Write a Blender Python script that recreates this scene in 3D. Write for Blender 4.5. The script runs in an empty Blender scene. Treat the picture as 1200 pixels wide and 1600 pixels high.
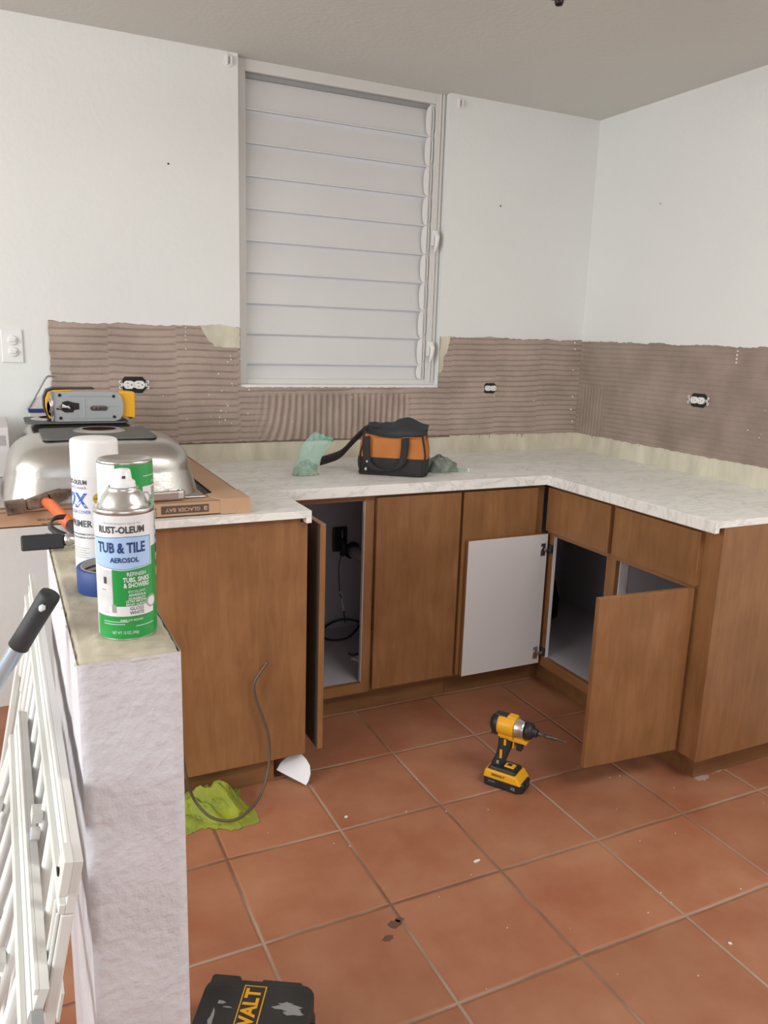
import bpy, bmesh, math, random
import numpy as np
from mathutils import Vector, Matrix, noise
random.seed(7)
SC = bpy.context.scene
COL = SC.collection
PI = math.pi
# ------------------------------------------------------------------ camera
cam_d = bpy.data.cameras.new('camera'); cam = bpy.data.objects.new('camera', cam_d); COL.objects.link(cam)
_r = Vector((0.90149827, -0.43161603, 0.03175656)); _u = Vector((0.06602854, 0.20968707, 0.97553655)); _f = Vector((0.42771615, 0.87734767, -0.2175315))
_m = Matrix((( _r.x, _u.x, -_f.x, 0), (_r.y, _u.y, -_f.y, 0), (_r.z, _u.z, -_f.z, 0), (0, 0, 0, 1)))
cam.matrix_world = Matrix.Translation((-2.57133, -3.13925, 1.43469)) @ _m
cam_d.sensor_fit = 'VERTICAL'; cam_d.sensor_height = 24.0; cam_d.lens = 1236.55 / 1600 * 24.0
cam_d.clip_start = 0.02
SC.camera = cam
# ------------------------------------------------------------------ world, light, exposure
w = bpy.data.worlds.new('World'); SC.world = w; w.use_nodes = True
w.node_tree.nodes['Background'].inputs[0].default_value = (0.80, 0.88, 1.0, 1)
w.node_tree.nodes['Background'].inputs[1].default_value = 1.0
def area(name, loc, target, sx, sy, power, col):
    d = bpy.data.lights.new(name, 'AREA'); d.shape = 'RECTANGLE'; d.size = sx; d.size_y = sy; d.energy = power; d.color = col
    o = bpy.data.objects.new(name, d); COL.objects.link(o); o.location = loc
    o.rotation_euler = (Vector(target) - Vector(loc)).to_track_quat('-Z', 'Y').to_euler()
    return o
area('daylight_left_opening', (-5.03, -2.3, 1.72), (0, -2.1, 0.75), 2.8, 1.0, 82, (0.985, 1.0, 0.975))
area('added_rear_fill', (-2.9, -6.03, 1.62), (-2.7, 0, 1.2), 2.6, 1.1, 10, (0.93, 0.965, 1.0))  # added frontal fill for the back wall, source unseen
area('added_overhead_fill', (-0.95, -2.95, 2.40), (-0.95, -2.6, 0), 1.2, 1.0, 44, (1.0, 0.985, 0.95))  # added downward fill with no fixture, brightens floor and worktops
SC.view_settings.view_transform = 'Standard'; SC.view_settings.look = 'None'
SC.view_settings.exposure = 0.1; SC.view_settings.gamma = 1.0; SC.view_settings.use_curve_mapping = False

# ------------------------------------------------------------------ materials
MATS = {}
def mat(name, col, rough=0.6, metal=0.0, bump=0.0, bscale=60, var=0.0, vscale=6, spec=None, alpha=None, trans=None, coat=0, stretch=(1, 1, 1), detail=4, col2=None):
    if name in MATS: return MATS[name]
    m = bpy.data.materials.new(name); m.use_nodes = True; nt = m.node_tree; N = nt.nodes; L = nt.links
    b = N['Principled BSDF']; b.inputs['Base Color'].default_value = (*col, 1); b.inputs['Roughness'].default_value = rough
    b.inputs['Metallic'].default_value = metal
    if spec is not None: b.inputs['Specular IOR Level'].default_value = spec
    if coat: b.inputs['Coat Weight'].default_value = coat; b.inputs['Coat Roughness'].default_value = 0.15
    if alpha is not None: b.inputs['Alpha'].default_value = alpha
    if trans is not None: b.inputs['Transmission Weight'].default_value = trans
    tc = N.new('ShaderNodeTexCoord'); mp = N.new('ShaderNodeMapping'); L.new(tc.outputs['Object'], mp.inputs[0]); mp.inputs['Scale'].default_value = stretch
    if var or col2:
        n = N.new('ShaderNodeTexNoise'); n.inputs['Scale'].default_value = vscale; n.inputs['Detail'].default_value = detail; L.new(mp.outputs[0], n.inputs['Vector'])
        r = N.new('ShaderNodeValToRGB'); r.color_ramp.elements[0].position = 0.3; r.color_ramp.elements[1].position = 0.7
        c2 = col2 if col2 else tuple(min(1, c * (1 + var)) for c in col); c1 = col if col2 else tuple(c * (1 - var) for c in col)
        r.color_ramp.elements[0].color = (*c1, 1); r.color_ramp.elements[1].color = (*c2, 1)
        L.new(n.outputs['Fac'], r.inputs[0]); L.new(r.outputs[0], b.inputs['Base Color'])
    if bump:
        n2 = N.new('ShaderNodeTexNoise'); n2.inputs['Scale'].default_value = bscale; n2.inputs['Detail'].default_value = 5; L.new(mp.outputs[0], n2.inputs['Vector'])
        bp = N.new('ShaderNodeBump'); bp.inputs['Strength'].default_value = 1; bp.inputs['Distance'].default_value = bump
        L.new(n2.outputs['Fac'], bp.inputs['Height']); L.new(bp.outputs[0], b.inputs['Normal'])
    MATS[name] = m; return m

WALL = mat('wall_paint', (0.775, 0.785, 0.765), 0.55, bump=0.0012, bscale=45, var=0.015, vscale=2)
CEIL = mat('ceiling_paint', (0.66, 0.66, 0.625), 0.85, bump=0.001, bscale=60, var=0.02, vscale=1.5)
PLASTER = mat('rough_white_plaster', (0.66, 0.645, 0.68), 0.55, bump=0.0030, bscale=75, var=0.02, vscale=5)
MORTAR = mat('brown_thinset', (0.375, 0.295, 0.25), 0.9, bump=0.0025, bscale=90, var=0.13, vscale=7)
CREAM = mat('cream_old_paint', (0.62, 0.575, 0.455), 0.85, bump=0.002, bscale=40, var=0.16, vscale=14, stretch=(1, 1, 0.35))
BEIGE = mat('beige_mortar_cap', (0.46, 0.415, 0.32), 0.85, bump=0.004, bscale=22, var=0.2, vscale=9)
_nt = MORTAR.node_tree; _at = _nt.nodes.new('ShaderNodeAttribute'); _at.attribute_name = 'furrow_shade'  # furrow shading painted by relief height: low parts darker, ridge tops lighter
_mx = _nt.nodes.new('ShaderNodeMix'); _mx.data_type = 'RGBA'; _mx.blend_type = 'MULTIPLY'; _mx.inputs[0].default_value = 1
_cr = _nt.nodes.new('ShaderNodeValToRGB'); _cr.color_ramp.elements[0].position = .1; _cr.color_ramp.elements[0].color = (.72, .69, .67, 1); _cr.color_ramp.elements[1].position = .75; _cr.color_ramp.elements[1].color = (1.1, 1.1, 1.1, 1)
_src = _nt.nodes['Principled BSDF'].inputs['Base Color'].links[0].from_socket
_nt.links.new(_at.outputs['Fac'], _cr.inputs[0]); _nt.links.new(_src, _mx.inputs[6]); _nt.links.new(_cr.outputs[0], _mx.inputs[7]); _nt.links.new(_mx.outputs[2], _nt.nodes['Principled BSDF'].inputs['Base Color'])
WHITEP = mat('white_enamel', (0.80, 0.79, 0.77), 0.35)
SLAT = mat('white_louver_metal', (0.67, 0.66, 0.655), 0.42, var=0.02, vscale=3)
FRAMEM = mat('window_frame_paint', (0.68, 0.67, 0.64), 0.4)
MELA = mat('shaded_melamine', (0.46, 0.435, 0.475), 0.5)  # cabinet insides: white board darkened, interior shade put into the colour
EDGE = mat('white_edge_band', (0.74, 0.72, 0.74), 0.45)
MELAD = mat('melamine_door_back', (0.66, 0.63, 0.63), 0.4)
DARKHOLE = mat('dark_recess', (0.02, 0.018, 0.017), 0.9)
BLACKP = mat('black_plastic', (0.018, 0.019, 0.021), 0.45)
RUBBER = mat('black_rubber_grip', (0.03, 0.032, 0.034), 0.6, bump=0.0004, bscale=200)
YEL = mat('yellow_plastic', (0.85, 0.42, 0.012), 0.4)
STEEL = mat('brushed_stainless', (0.56, 0.54, 0.51), 0.30, 1.0, bump=0.0006, bscale=60, var=0.07, vscale=5)
SILVER = mat('silver_metal', (0.65, 0.64, 0.62), 0.25, 1.0)
ALU = mat('cast_aluminium', (0.42, 0.44, 0.44), 0.42, 0.55, bump=0.0004, bscale=120)
PAD = mat('grey_sound_pad', (0.115, 0.115, 0.11), 0.7, bump=0.0006, bscale=80)
CARD = mat('brown_cardboard', (0.50, 0.31, 0.19), 0.85, bump=0.0004, bscale=30, var=0.05, vscale=5)
CARDW = mat('white_carton', (0.66, 0.63, 0.63), 0.7)
INK = mat('dark_brown_ink', (0.10, 0.065, 0.05), 0.8)
CAPW = mat('white_cap_plastic', (0.80, 0.80, 0.79), 0.35)
LABW = mat('label_white', (0.76, 0.755, 0.77), 0.3, coat=0.4)
LABG = mat('label_green', (0.012, 0.30, 0.055), 0.3, coat=0.4)
LABB = mat('label_pale_blue', (0.40, 0.58, 0.84), 0.3, coat=0.4)
NAVY = mat('label_navy', (0.02, 0.045, 0.18), 0.4)
BLUE = mat('label_blue', (0.02, 0.12, 0.50), 0.4)
TXTD = mat('label_black_print', (0.05, 0.05, 0.055), 0.5)
TXTR = mat('label_red_print', (0.75, 0.16, 0.12), 0.5)
GOLD = mat('gold_badge', (0.60, 0.40, 0.08), 0.35, 0.3)
GREYL = mat('label_grey', (0.33, 0.32, 0.33), 0.5)
TAPEB = mat('blue_masking_tape', (0.018, 0.052, 0.21), 0.55, var=0.08, vscale=30)
TAPEC = mat('tape_core_card', (0.30, 0.27, 0.25), 0.7)
TAPES = mat('tape_side', (0.10, 0.12, 0.16), 0.6)
ORANGE_H = mat('orange_rubber', (0.78, 0.16, 0.05), 0.5, var=0.06, vscale=20)
RUST = mat('rusty_hammer_steel', (0.07, 0.042, 0.03), 0.6, 0.3, bump=0.001, bscale=60, vscale=35, col2=(0.30, 0.22, 0.16))
BAGO = mat('orange_canvas', (0.46, 0.16, 0.035), 0.8, bump=0.001, bscale=60, var=0.12, vscale=12)
BAGB = mat('black_canvas', (0.022, 0.018, 0.019), 0.8, bump=0.001, bscale=60, var=0.2, vscale=12)
BAGI = mat('dark_lining', (0.022, 0.026, 0.030), 0.6, bump=0.002, bscale=30)
BAGS = mat('strap_webbing', (0.035, 0.022, 0.024), 0.75)
FILM = mat('teal_plastic_film', (0.38, 0.70, 0.62), 0.12, alpha=0.33, bump=0.003, bscale=45)
ZIPG = mat('green_zip_strip', (0.10, 0.62, 0.32), 0.35, alpha=0.85)
GRIT = mat('grey_green_spacers', (0.34, 0.36, 0.25), 0.75, bump=0.003, bscale=120, var=0.3, vscale=60)
CLOTH = mat('green_microfibre', (0.20, 0.265, 0.045), 0.95, bump=0.0012, bscale=220, var=0.25, vscale=9, col2=(0.34, 0.36, 0.03))
HOSE = mat('grey_flexible_tube', (0.12, 0.095, 0.075), 0.5, 0.3)
POLEM = mat('blue_grey_painted_metal', (0.40, 0.46, 0.52), 0.25, 0.35)
GRILLE = mat('white_painted_steel', (0.72, 0.72, 0.69), 0.4)
CASEM = mat('scuffed_black_case', (0.03, 0.03, 0.03), 0.6, bump=0.0008, bscale=60, var=0.35, vscale=9)
SCUFF = mat('pale_scuff', (0.30, 0.30, 0.29), 0.8)
BRONZE = mat('dark_bronze', (0.02, 0.012, 0.010), 0.35, 0.6)
FROST = mat('frosted_glass', (0.75, 0.72, 0.66), 0.4, trans=0.3)
CHIP = mat('white_chip', (0.78, 0.76, 0.74), 0.7)
STAIN = mat('dark_oil_stain', (0.13, 0.065, 0.045), 0.7)
PIPEM = mat('grey_pvc', (0.36, 0.34, 0.34), 0.4)

def wood(name, along='z', tint=1.0):
    m = bpy.data.materials.new(name); m.use_nodes = True; nt = m.node_tree; N = nt.nodes; L = nt.links; b = N['Principled BSDF']
    tc = N.new('ShaderNodeTexCoord'); mp = N.new('ShaderNodeMapping'); L.new(tc.outputs['Object'], mp.inputs[0])
    s = {'z': (34, 34, 4.5), 'x': (2.2, 26, 26), 'y': (26, 2.2, 26)}[along]; mp.inputs['Scale'].default_value = s
    n = N.new('ShaderNodeTexNoise'); n.inputs['Scale'].default_value = 1.0; n.inputs['Detail'].default_value = 7; n.inputs['Roughness'].default_value = .62; n.inputs['Distortion'].default_value = .6
    L.new(mp.outputs[0], n.inputs['Vector'])
    n2 = N.new('ShaderNodeTexNoise'); n2.inputs['Scale'].default_value = 6; n2.inputs['Detail'].default_value = 3; L.new(tc.outputs['Object'], n2.inputs['Vector'])
    mx = N.new('ShaderNodeMix'); mx.data_type = 'FLOAT'; mx.inputs[0].default_value = 0.4; L.new(n.outputs['Fac'], mx.inputs[2]); L.new(n2.outputs['Fac'], mx.inputs[3])
    r = N.new('ShaderNodeValToRGB'); e = r.color_ramp.elements
    e[0].position = 0.3; e[0].color = (0.195 * tint, 0.088 * tint, 0.031 * tint, 1); e[1].position = 0.72; e[1].color = (0.335 * tint, 0.166 * tint, 0.070 * tint, 1)
    k = e.new(0.5); k.color = (0.262 * tint, 0.121 * tint, 0.046 * tint, 1)
    L.new(mx.outputs[0], r.inputs[0]); L.new(r.outputs[0], b.inputs['Base Color']); b.inputs['Roughness'].default_value = 0.42
    MATS[name] = m; return m
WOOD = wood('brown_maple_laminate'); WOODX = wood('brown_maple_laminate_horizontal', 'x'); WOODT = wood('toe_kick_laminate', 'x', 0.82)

def marble():
    m = bpy.data.materials.new('white_marble_laminate'); m.use_nodes = True; nt = m.node_tree; N = nt.nodes; L = nt.links; b = N['Principled BSDF']
    tc = N.new('ShaderNodeTexCoord'); mp = N.new('ShaderNodeMapping'); L.new(tc.outputs['Object'], mp.inputs[0]); mp.inputs['Rotation'].default_value = (0.4, 0.35, 0.9); mp.inputs['Scale'].default_value = (1, 3.2, 1.6)
    n = N.new('ShaderNodeTexNoise'); n.inputs['Scale'].default_value = 5.5; n.inputs['Detail'].default_value = 9; n.inputs['Roughness'].default_value = .6; n.inputs['Distortion'].default_value = 0.9
    L.new(mp.outputs[0], n.inputs['Vector'])
    # thin veins where the noise crosses its middle value
    s = N.new('ShaderNodeMath'); s.operation = 'SUBTRACT'; s.inputs[1].default_value = 0.5; L.new(n.outputs['Fac'], s.inputs[0])
    a = N.new('ShaderNodeMath'); a.operation = 'ABSOLUTE'; L.new(s.outputs[0], a.inputs[0])
    r = N.new('ShaderNodeValToRGB'); e = r.color_ramp.elements; e[0].position = 0.0; e[0].color = (0.48, 0.475, 0.46, 1); e[1].position = 0.055; e[1].color = (0.87, 0.86, 0.83, 1)
    k = e.new(0.018); k.color = (0.70, 0.69, 0.665, 1)
    L.new(a.outputs[0], r.inputs[0])
    n2 = N.new('ShaderNodeTexNoise'); n2.inputs['Scale'].default_value = 3; L.new(tc.outputs['Object'], n2.inputs['Vector'])
    mx = N.new('ShaderNodeMix'); mx.data_type = 'RGBA'; L.new(n2.outputs['Fac'], mx.inputs[0]); mx.inputs[6].default_value = (0.84, 0.83, 0.79, 1); L.new(r.outputs[0], mx.inputs[7])
    L.new(mx.outputs[2], b.inputs['Base Color']); b.inputs['Roughness'].default_value = 0.38
    MATS['marble'] = m; return m
MARBLE = marble()

def terracotta():
    m = bpy.data.materials.new('terracotta_tile'); m.use_nodes = True; nt = m.node_tree; N = nt.nodes; L = nt.links; b = N['Principled BSDF']
    tc = N.new('ShaderNodeTexCoord'); mp = N.new('ShaderNodeMapping'); mp.vector_type = 'TEXTURE'; mp.inputs['Location'].default_value = (-1.747 - 0.34 * 20, -1.564 - 0.34 * 20, 0)
    L.new(tc.outputs['Object'], mp.inputs[0])
    def brick(ms, sm):
        k = N.new('ShaderNodeTexBrick'); k.offset = 0; k.squash = 1; k.inputs['Scale'].default_value = 1; k.inputs['Brick Width'].default_value = .34; k.inputs['Row Height'].default_value = .34
        k.inputs['Mortar Size'].default_value = ms; k.inputs['Mortar Smooth'].default_value = sm
        k.inputs['Color1'].default_value = (0.9, 0.9, 0.9, 1); k.inputs['Color2'].default_value = (1.08, 1.08, 1.08, 1); k.inputs['Mortar'].default_value = (1, 1, 1, 1); L.new(mp.outputs[0], k.inputs['Vector']); return k
    k = brick(0.0044, 0.3); kb = brick(0.010, 1.0)
    n = N.new('ShaderNodeTexNoise'); n.inputs['Scale'].default_value = 4.2; n.inputs['Detail'].default_value = 6; n.inputs['Roughness'].default_value = .62; L.new(tc.outputs['Object'], n.inputs['Vector'])
    r = N.new('ShaderNodeValToRGB'); e = r.color_ramp.elements; e[0].position = .3; e[0].color = (0.325, 0.112, 0.055, 1); e[1].position = .72; e[1].color = (0.425, 0.200, 0.112, 1)
    L.new(n.outputs['Fac'], r.inputs[0])
    mul = N.new('ShaderNodeMix'); mul.data_type = 'RGBA'; mul.blend_type = 'MULTIPLY'; mul.inputs[0].default_value = 1; L.new(r.outputs[0], mul.inputs[6]); L.new(k.outputs['Color'], mul.inputs[7])
    ng = N.new('ShaderNodeTexNoise'); ng.inputs['Scale'].default_value = 2.3; ng.inputs['Detail'].default_value = 4; L.new(tc.outputs['Object'], ng.inputs['Vector'])
    rg = N.new('ShaderNodeValToRGB'); g = rg.color_ramp.elements; g[0].position = .38; g[0].color = (0.20, 0.10, 0.06, 1); g[1].position = .58; g[1].color = (0.40, 0.29, 0.215, 1); L.new(ng.outputs['Fac'], rg.inputs[0])
    mx = N.new('ShaderNodeMix'); mx.data_type = 'RGBA'; L.new(k.outputs['Fac'], mx.inputs[0]); L.new(mul.outputs[2], mx.inputs[6]); L.new(rg.outputs[0], mx.inputs[7])
    L.new(mx.outputs[2], b.inputs['Base Color']); b.inputs['Roughness'].default_value = 0.5
    inv = N.new('ShaderNodeMath'); inv.operation = 'MULTIPLY_ADD'; inv.inputs[1].default_value = -1; inv.inputs[2].default_value = 1; L.new(kb.outputs['Fac'], inv.inputs[0])
    ad = N.new('ShaderNodeMath'); ad.operation = 'MULTIPLY_ADD'; ad.inputs[1].default_value = 0.35; L.new(n.outputs['Fac'], ad.inputs[0]); L.new(inv.outputs[0], ad.inputs[2])
    bp = N.new('ShaderNodeBump'); bp.inputs['Distance'].default_value = 0.003; bp.inputs['Strength'].default_value = .8; L.new(ad.outputs[0], bp.inputs['Height']); L.new(bp.outputs[0], b.inputs['Normal'])
    MATS['terracotta'] = m; return m
TERRA = terracotta()

# ------------------------------------------------------------------ mesh builder
class MB:
    def __init__(s): s.v = []; s.f = []; s.mi = []; s.sm = []; s.mats = []; s.M = Matrix.Identity(4)
    def _m(s, m):
        if m not in s.mats: s.mats.append(m)
        return s.mats.index(m)
    def raw(s, vs, fs, m, smooth=False):
        o = len(s.v); s.v += [tuple(s.M @ Vector(v)) for v in vs]; k = s._m(m)
        for f in fs: s.f.append(tuple(i + o for i in f)); s.mi.append(k); s.sm.append(smooth)
        return s
    def box(s, x0, x1, y0, y1, z0, z1, m):
        vs = [(x, y, z) for x in (x0, x1) for y in (y0, y1) for z in (z0, z1)]
        return s.raw(vs, [(0, 1, 3, 2), (4, 6, 7, 5), (0, 4, 5, 1), (2, 3, 7, 6), (0, 2, 6, 4), (1, 5, 7, 3)], m)
    def prism(s, poly, d0, d1, m, plane='xy'):
        n = len(poly)
        def P(a, b, d): return {'xy': (a, b, d), 'xz': (a, d, b), 'yz': (d, a, b)}[plane]
        vs = [P(a, b, d0) for a, b in poly] + [P(a, b, d1) for a, b in poly]
        fs = [tuple(range(n)), tuple(range(2 * n - 1, n - 1, -1))] + [(i, i + n, (i + 1) % n + n, (i + 1) % n) for i in range(n)]
        return s.raw(vs, fs, m)
    def lathe(s, prof, m, c=(0, 0, 0), seg=40, axis='z', cap=False):
        vs = []; n = len(prof)
        for j in range(seg):
            a = 2 * PI * j / seg
            for r, h in prof:
                x, y = r * math.cos(a), r * math.sin(a)
                vs.append({'z': (c[0] + x, c[1] + y, c[2] + h), 'x': (c[0] + h, c[1] + x, c[2] + y), 'y': (c[0] + x, c[1] + h, c[2] + y)}[axis])
        fs = [(j * n + i, ((j + 1) % seg) * n + i, ((j + 1) % seg) * n + i + 1, j * n + i + 1) for j in range(seg) for i in range(n - 1)]
        if cap: fs += [tuple(j * n for j in range(seg)), tuple(j * n + n - 1 for j in range(seg))]
        return s.raw(vs, fs, m, True)
    def tube(s, pts, r, m, seg=10, flat=None, up=None):
        pts = [Vector(p) for p in pts]; n = len(pts); vs = []; rr = r if isinstance(r, (list, tuple)) else [r] * n
        prev = Vector(up) if up else None
        for i, p in enumerate(pts):
            t = (pts[min(i + 1, n - 1)] - pts[max(i - 1, 0)]).normalized()
            if prev is None: prev = Vector((0, 0, 1)) if abs(t.z) < .9 else Vector((1, 0, 0))
            a = (prev - t * prev.dot(t)).normalized(); b = t.cross(a); prev = a
            for j in range(seg):
                q = 2 * PI * j / seg; fl = flat if flat else 1
                vs.append(tuple(p + a * math.cos(q) * rr[i] + b * math.sin(q) * rr[i] * fl))
        fs = [(i * seg + j, i * seg + (j + 1) % seg, (i + 1) * seg + (j + 1) % seg, (i + 1) * seg + j) for i in range(n - 1) for j in range(seg)]
        fs += [tuple(range(seg)), tuple((n - 1) * seg + j for j in range(seg))]
        return s.raw(vs, fs, m, True)
    def ribbon(s, pts, wv, th, m):
        """strap of rectangular section: half-width vectors wv along pts, thickness th"""
        pts = [Vector(p) for p in pts]; n = len(pts); vs = []
        for i, p in enumerate(pts):
            t = (pts[min(i + 1, n - 1)] - pts[max(i - 1, 0)]).normalized(); W = Vector(wv[i] if isinstance(wv, list) else wv)
            nn = t.cross(W).normalized() * th / 2
            vs += [tuple(p + W + nn), tuple(p - W + nn), tuple(p - W - nn), tuple(p + W - nn)]
        fs = [(i * 4 + j, i * 4 + (j + 1) % 4, i * 4 + 4 + (j + 1) % 4, i * 4 + 4 + j) for i in range(n - 1) for j in range(4)] + [(0, 1, 2, 3), tuple((n - 1) * 4 + j for j in range(4))]
        return s.raw(vs, fs, m, True)
    def grid(s, fn, nu, nv, m, smooth=True, cu=False):
        vs = [fn(i / nu, j / nv) for i in range(nu + (0 if cu else 1)) for j in range(nv + 1)]; w = nv + 1; N = nu if cu else nu + 1
        fs = [(i * w + j, ((i + 1) % N) * w + j, ((i + 1) % N) * w + j + 1, i * w + j + 1) for i in range(nu) for j in range(nv)]
        return s.raw(vs, fs, m, smooth)
    def build(s, name, parent=None, bevel=0, seg=2, weld=False, sub=0):
        me = bpy.data.meshes.new(name); me.from_pydata(s.v, [], s.f)
        for m in s.mats: me.materials.append(m)
        me.polygons.foreach_set('material_index', s.mi); me.polygons.foreach_set('use_smooth', s.sm)
        bm = bmesh.new(); bm.from_mesh(me)
        if weld: bmesh.ops.remove_doubles(bm, verts=bm.verts, dist=1e-5)
        bmesh.ops.recalc_face_normals(bm, faces=bm.faces); bm.to_mesh(me); bm.free(); me.update()
        o = bpy.data.objects.new(name, me); COL.objects.link(o)
        if parent is not None: o.parent = parent
        if bevel:
            b = o.modifiers.new('bevel', 'BEVEL'); b.width = bevel; b.segments = seg; b.limit_method = 'ANGLE'; b.angle_limit = 0.6
        if sub: q = o.modifiers.new('sub', 'SUBSURF'); q.levels = sub; q.render_levels = sub
        return o
def tag(o, label=None, cat=None, group=None, kind=None):
    if label: o['label'] = label
    if cat: o['category'] = cat
    if group: o['group'] = group
    if kind: o['kind'] = kind
    return o
def thing(name, label, cat, loc=(0, 0, 0), rz=0.0, group=None, kind=None):
    o = bpy.data.objects.new(name, None); COL.objects.link(o); o.empty_display_size = 0.05
    o.location = loc; o.rotation_euler = (0, 0, rz); return tag(o, label, cat, group, kind)
def local(o):
    """matrix that turns world coordinates into the object's own"""
    return (Matrix.Translation(o.location) @ o.rotation_euler.to_matrix().to_4x4()).inverted()
def WB(o): b = MB(); b.M = local(o); return b
_tc = {}
def text2d(s, size=1.0, bold=0.0, xs=1.0):
    """verts (u,v) and faces of a line of text, centred"""
    k = (s, bold)
    if k not in _tc:
        c = bpy.data.curves.new('t', 'FONT'); c.body = s; c.size = 1.0; c.align_x = 'CENTER'; c.align_y = 'CENTER'; c.offset = bold; c.resolution_u = 2; c.fill_mode = 'FRONT'
        o = bpy.data.objects.new('t', c); COL.objects.link(o); bpy.context.view_layer.update()
        me = bpy.data.meshes.new_from_object(o.evaluated_get(bpy.context.evaluated_depsgraph_get()))
        _tc[k] = ([(v.co.x, v.co.y) for v in me.vertices], [tuple(p.vertices) for p in me.polygons])
        bpy.data.objects.remove(o); bpy.data.curves.remove(c); bpy.data.meshes.remove(me)
    v, f = _tc[k]; return [(x * size * xs, y * size) for x, y in v], f
def text_width(s, bold=0): v, f = text2d(s, 1, bold); xs = [a for a, b in v]; return max(xs) - min(xs)

# ------------------------------------------------------------------ room shell
H = 2.43
b = MB(); b.box(-5.1, 0.15, -6.1, 0.15, -0.1, 0, TERRA); floor = tag(b.build('floor'), kind='structure')
b = MB(); b.box(-5.1, 0.15, -6.1, 0.15, H, H + .12, CEIL); tag(b.build('ceiling'), kind='structure')
# back wall, with window opening x -1.70..-0.795, z 1.225..ceiling
WX0, WX1, WZ0 = -1.70, -0.795, 1.225
b = MB()
b.box(-5.1, WX0, 0, .15, 0, H, WALL); b.box(WX1, 0.15, 0, .15, 0, H, WALL); b.box(WX0, WX1, 0, .15, 0, WZ0, WALL)
wall_back = tag(b.build('wall_back'), kind='structure')
b = MB(); b.box(0, .15, -6.1, 0, 0, H, WALL); wall_right = tag(b.build('wall_right'), kind='structure')
b = MB(); b.box(-5.1, -5.0, -6.1, -4.4, 0, H, WALL); b.box(-5.1, -5.0, -0.8, 0, 0, H, WALL); b.box(-5.1, -5.0, -4.4, -.8, 2.25, H, WALL); b.box(-5.1, -5.0, -4.4, -.8, 0, 1.0, WALL)
tag(b.build('wall_left'), kind='structure')
b = MB(); b.box(-5.0, -4.3, -6.1, -6.0, 0, H, WALL); b.box(-1.5, 0, -6.1, -6.0, 0, H, WALL); b.box(-4.3, -1.5, -6.1, -6.0, 0, .65, WALL); b.box(-4.3, -1.5, -6.1, -6.0, 2.25, H, WALL)
tag(b.build('wall_front'), kind='structure')
# ragged sliver of plaster along the joint over the window and right corner
# ---- thinset beds (relief meshes lying on the walls)
def fbm(x, y, z=0.0, o=4): return noise.fractal(Vector((x, y, z)), 1.0, 2.0, o)
def ridge_wave(t, k=5):  # sharp furrows between broad bands
    c = 0.5 + 0.5 * math.cos(2 * PI * t); return 1 - c ** k
def mortar_height(u, z, side):
    h = 0.0035 + 0.0012 * fbm(u * 6, z * 6, side * 9.1)
    if side == 0:
        # vertical combing under the window, horizontal beside it
        v = max(0, min(1, (u + 1.66) / .10)) * max(0, min(1, (-0.92 - u) / .04)) if z < 1.19 else 0
        v *= max(0, min(1, (1.20 - z) / .03))
        per = 0.027 if u < -1.7 else 0.024
        zz = z + 0.003 * fbm(u * 4, z * 2, 2.2) + 0.0012 * math.sin(u * 19 + z * 7) + .02 * int(u * 4.1)
        hh = ridge_wave(zz / per, 12) * 0.0045
        uu = u + 0.006 * fbm(u * 5, z * 4, 7.7) + (1.3 * (1.2 - z) ** 2 * max(0, min(1, (-1.42 - u) / .2)))
        hv = (0.5 + 0.5 * math.sin(2 * PI * uu / 0.028)) * 0.0052
        h += hh * (1 - v) + hv * v
    else:
        zz = z + 0.003 * fbm(u * 3, z * 3, 5.2)
        vz = max(0, min(1, (0.23 - u) / .05)) * max(0, min(1, (1.24 - z) / .03)) * max(0, min(1, (u - 0.02) / .03))
        fade = 0.45 + 0.55 * max(0, min(1, (1.0 - u) / .7))
        h += (1 - vz) * ridge_wave(zz / 0.021, 12) * 0.0022 * fade + vz * (0.5 + 0.5 * math.sin(2 * PI * u / 0.022)) * 0.0035
    return h
def mortar(segs, side, place, name, parent):
    b = MB()
    for (u0, u1, zt) in segs:
        nu = int((u1 - u0) / (.0045 if zt < 1.3 else .007)); nv = int((zt - 0.992) / .003)
        def fn(s, t):
            u = u0 + s * (u1 - u0)
            top = zt + (0.007 * fbm(u * 9, 1.3 + side) + 0.004 * fbm(u * 40, 4.1) if zt > 1.3 else 0.003 * fbm(u * 50, 2))
            bot = 0.994 + 0.004 * fbm(u * 30, 8.8 + side)
            z = bot + t * (top - bot)
            if s < 0.003 and u0 < -2.3: u = u0 + 0.004 * fbm(z * 30, 3)
            e = min(s * (u1 - u0) / .004, (1 - s) * (u1 - u0) / .004, 1.0)
            if (u0 == -1.70): e = 1
            h = mortar_height(u, z, side)
            if t == 0 or t == 1: h = 0
            return place(u, z, h)
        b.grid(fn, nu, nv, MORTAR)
    o = b.build(name, parent); me = o.data; a = me.attributes.new('furrow_shade', 'FLOAT', 'POINT')
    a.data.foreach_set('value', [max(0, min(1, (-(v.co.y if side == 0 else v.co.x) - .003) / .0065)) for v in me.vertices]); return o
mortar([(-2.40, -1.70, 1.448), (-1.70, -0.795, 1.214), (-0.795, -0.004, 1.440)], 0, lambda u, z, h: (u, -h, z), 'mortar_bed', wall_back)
mortar([(0.006, 1.75, 1.437)], 1, lambda u, z, h: (-h, -u, z), 'mortar_bed', wall_right)
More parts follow.
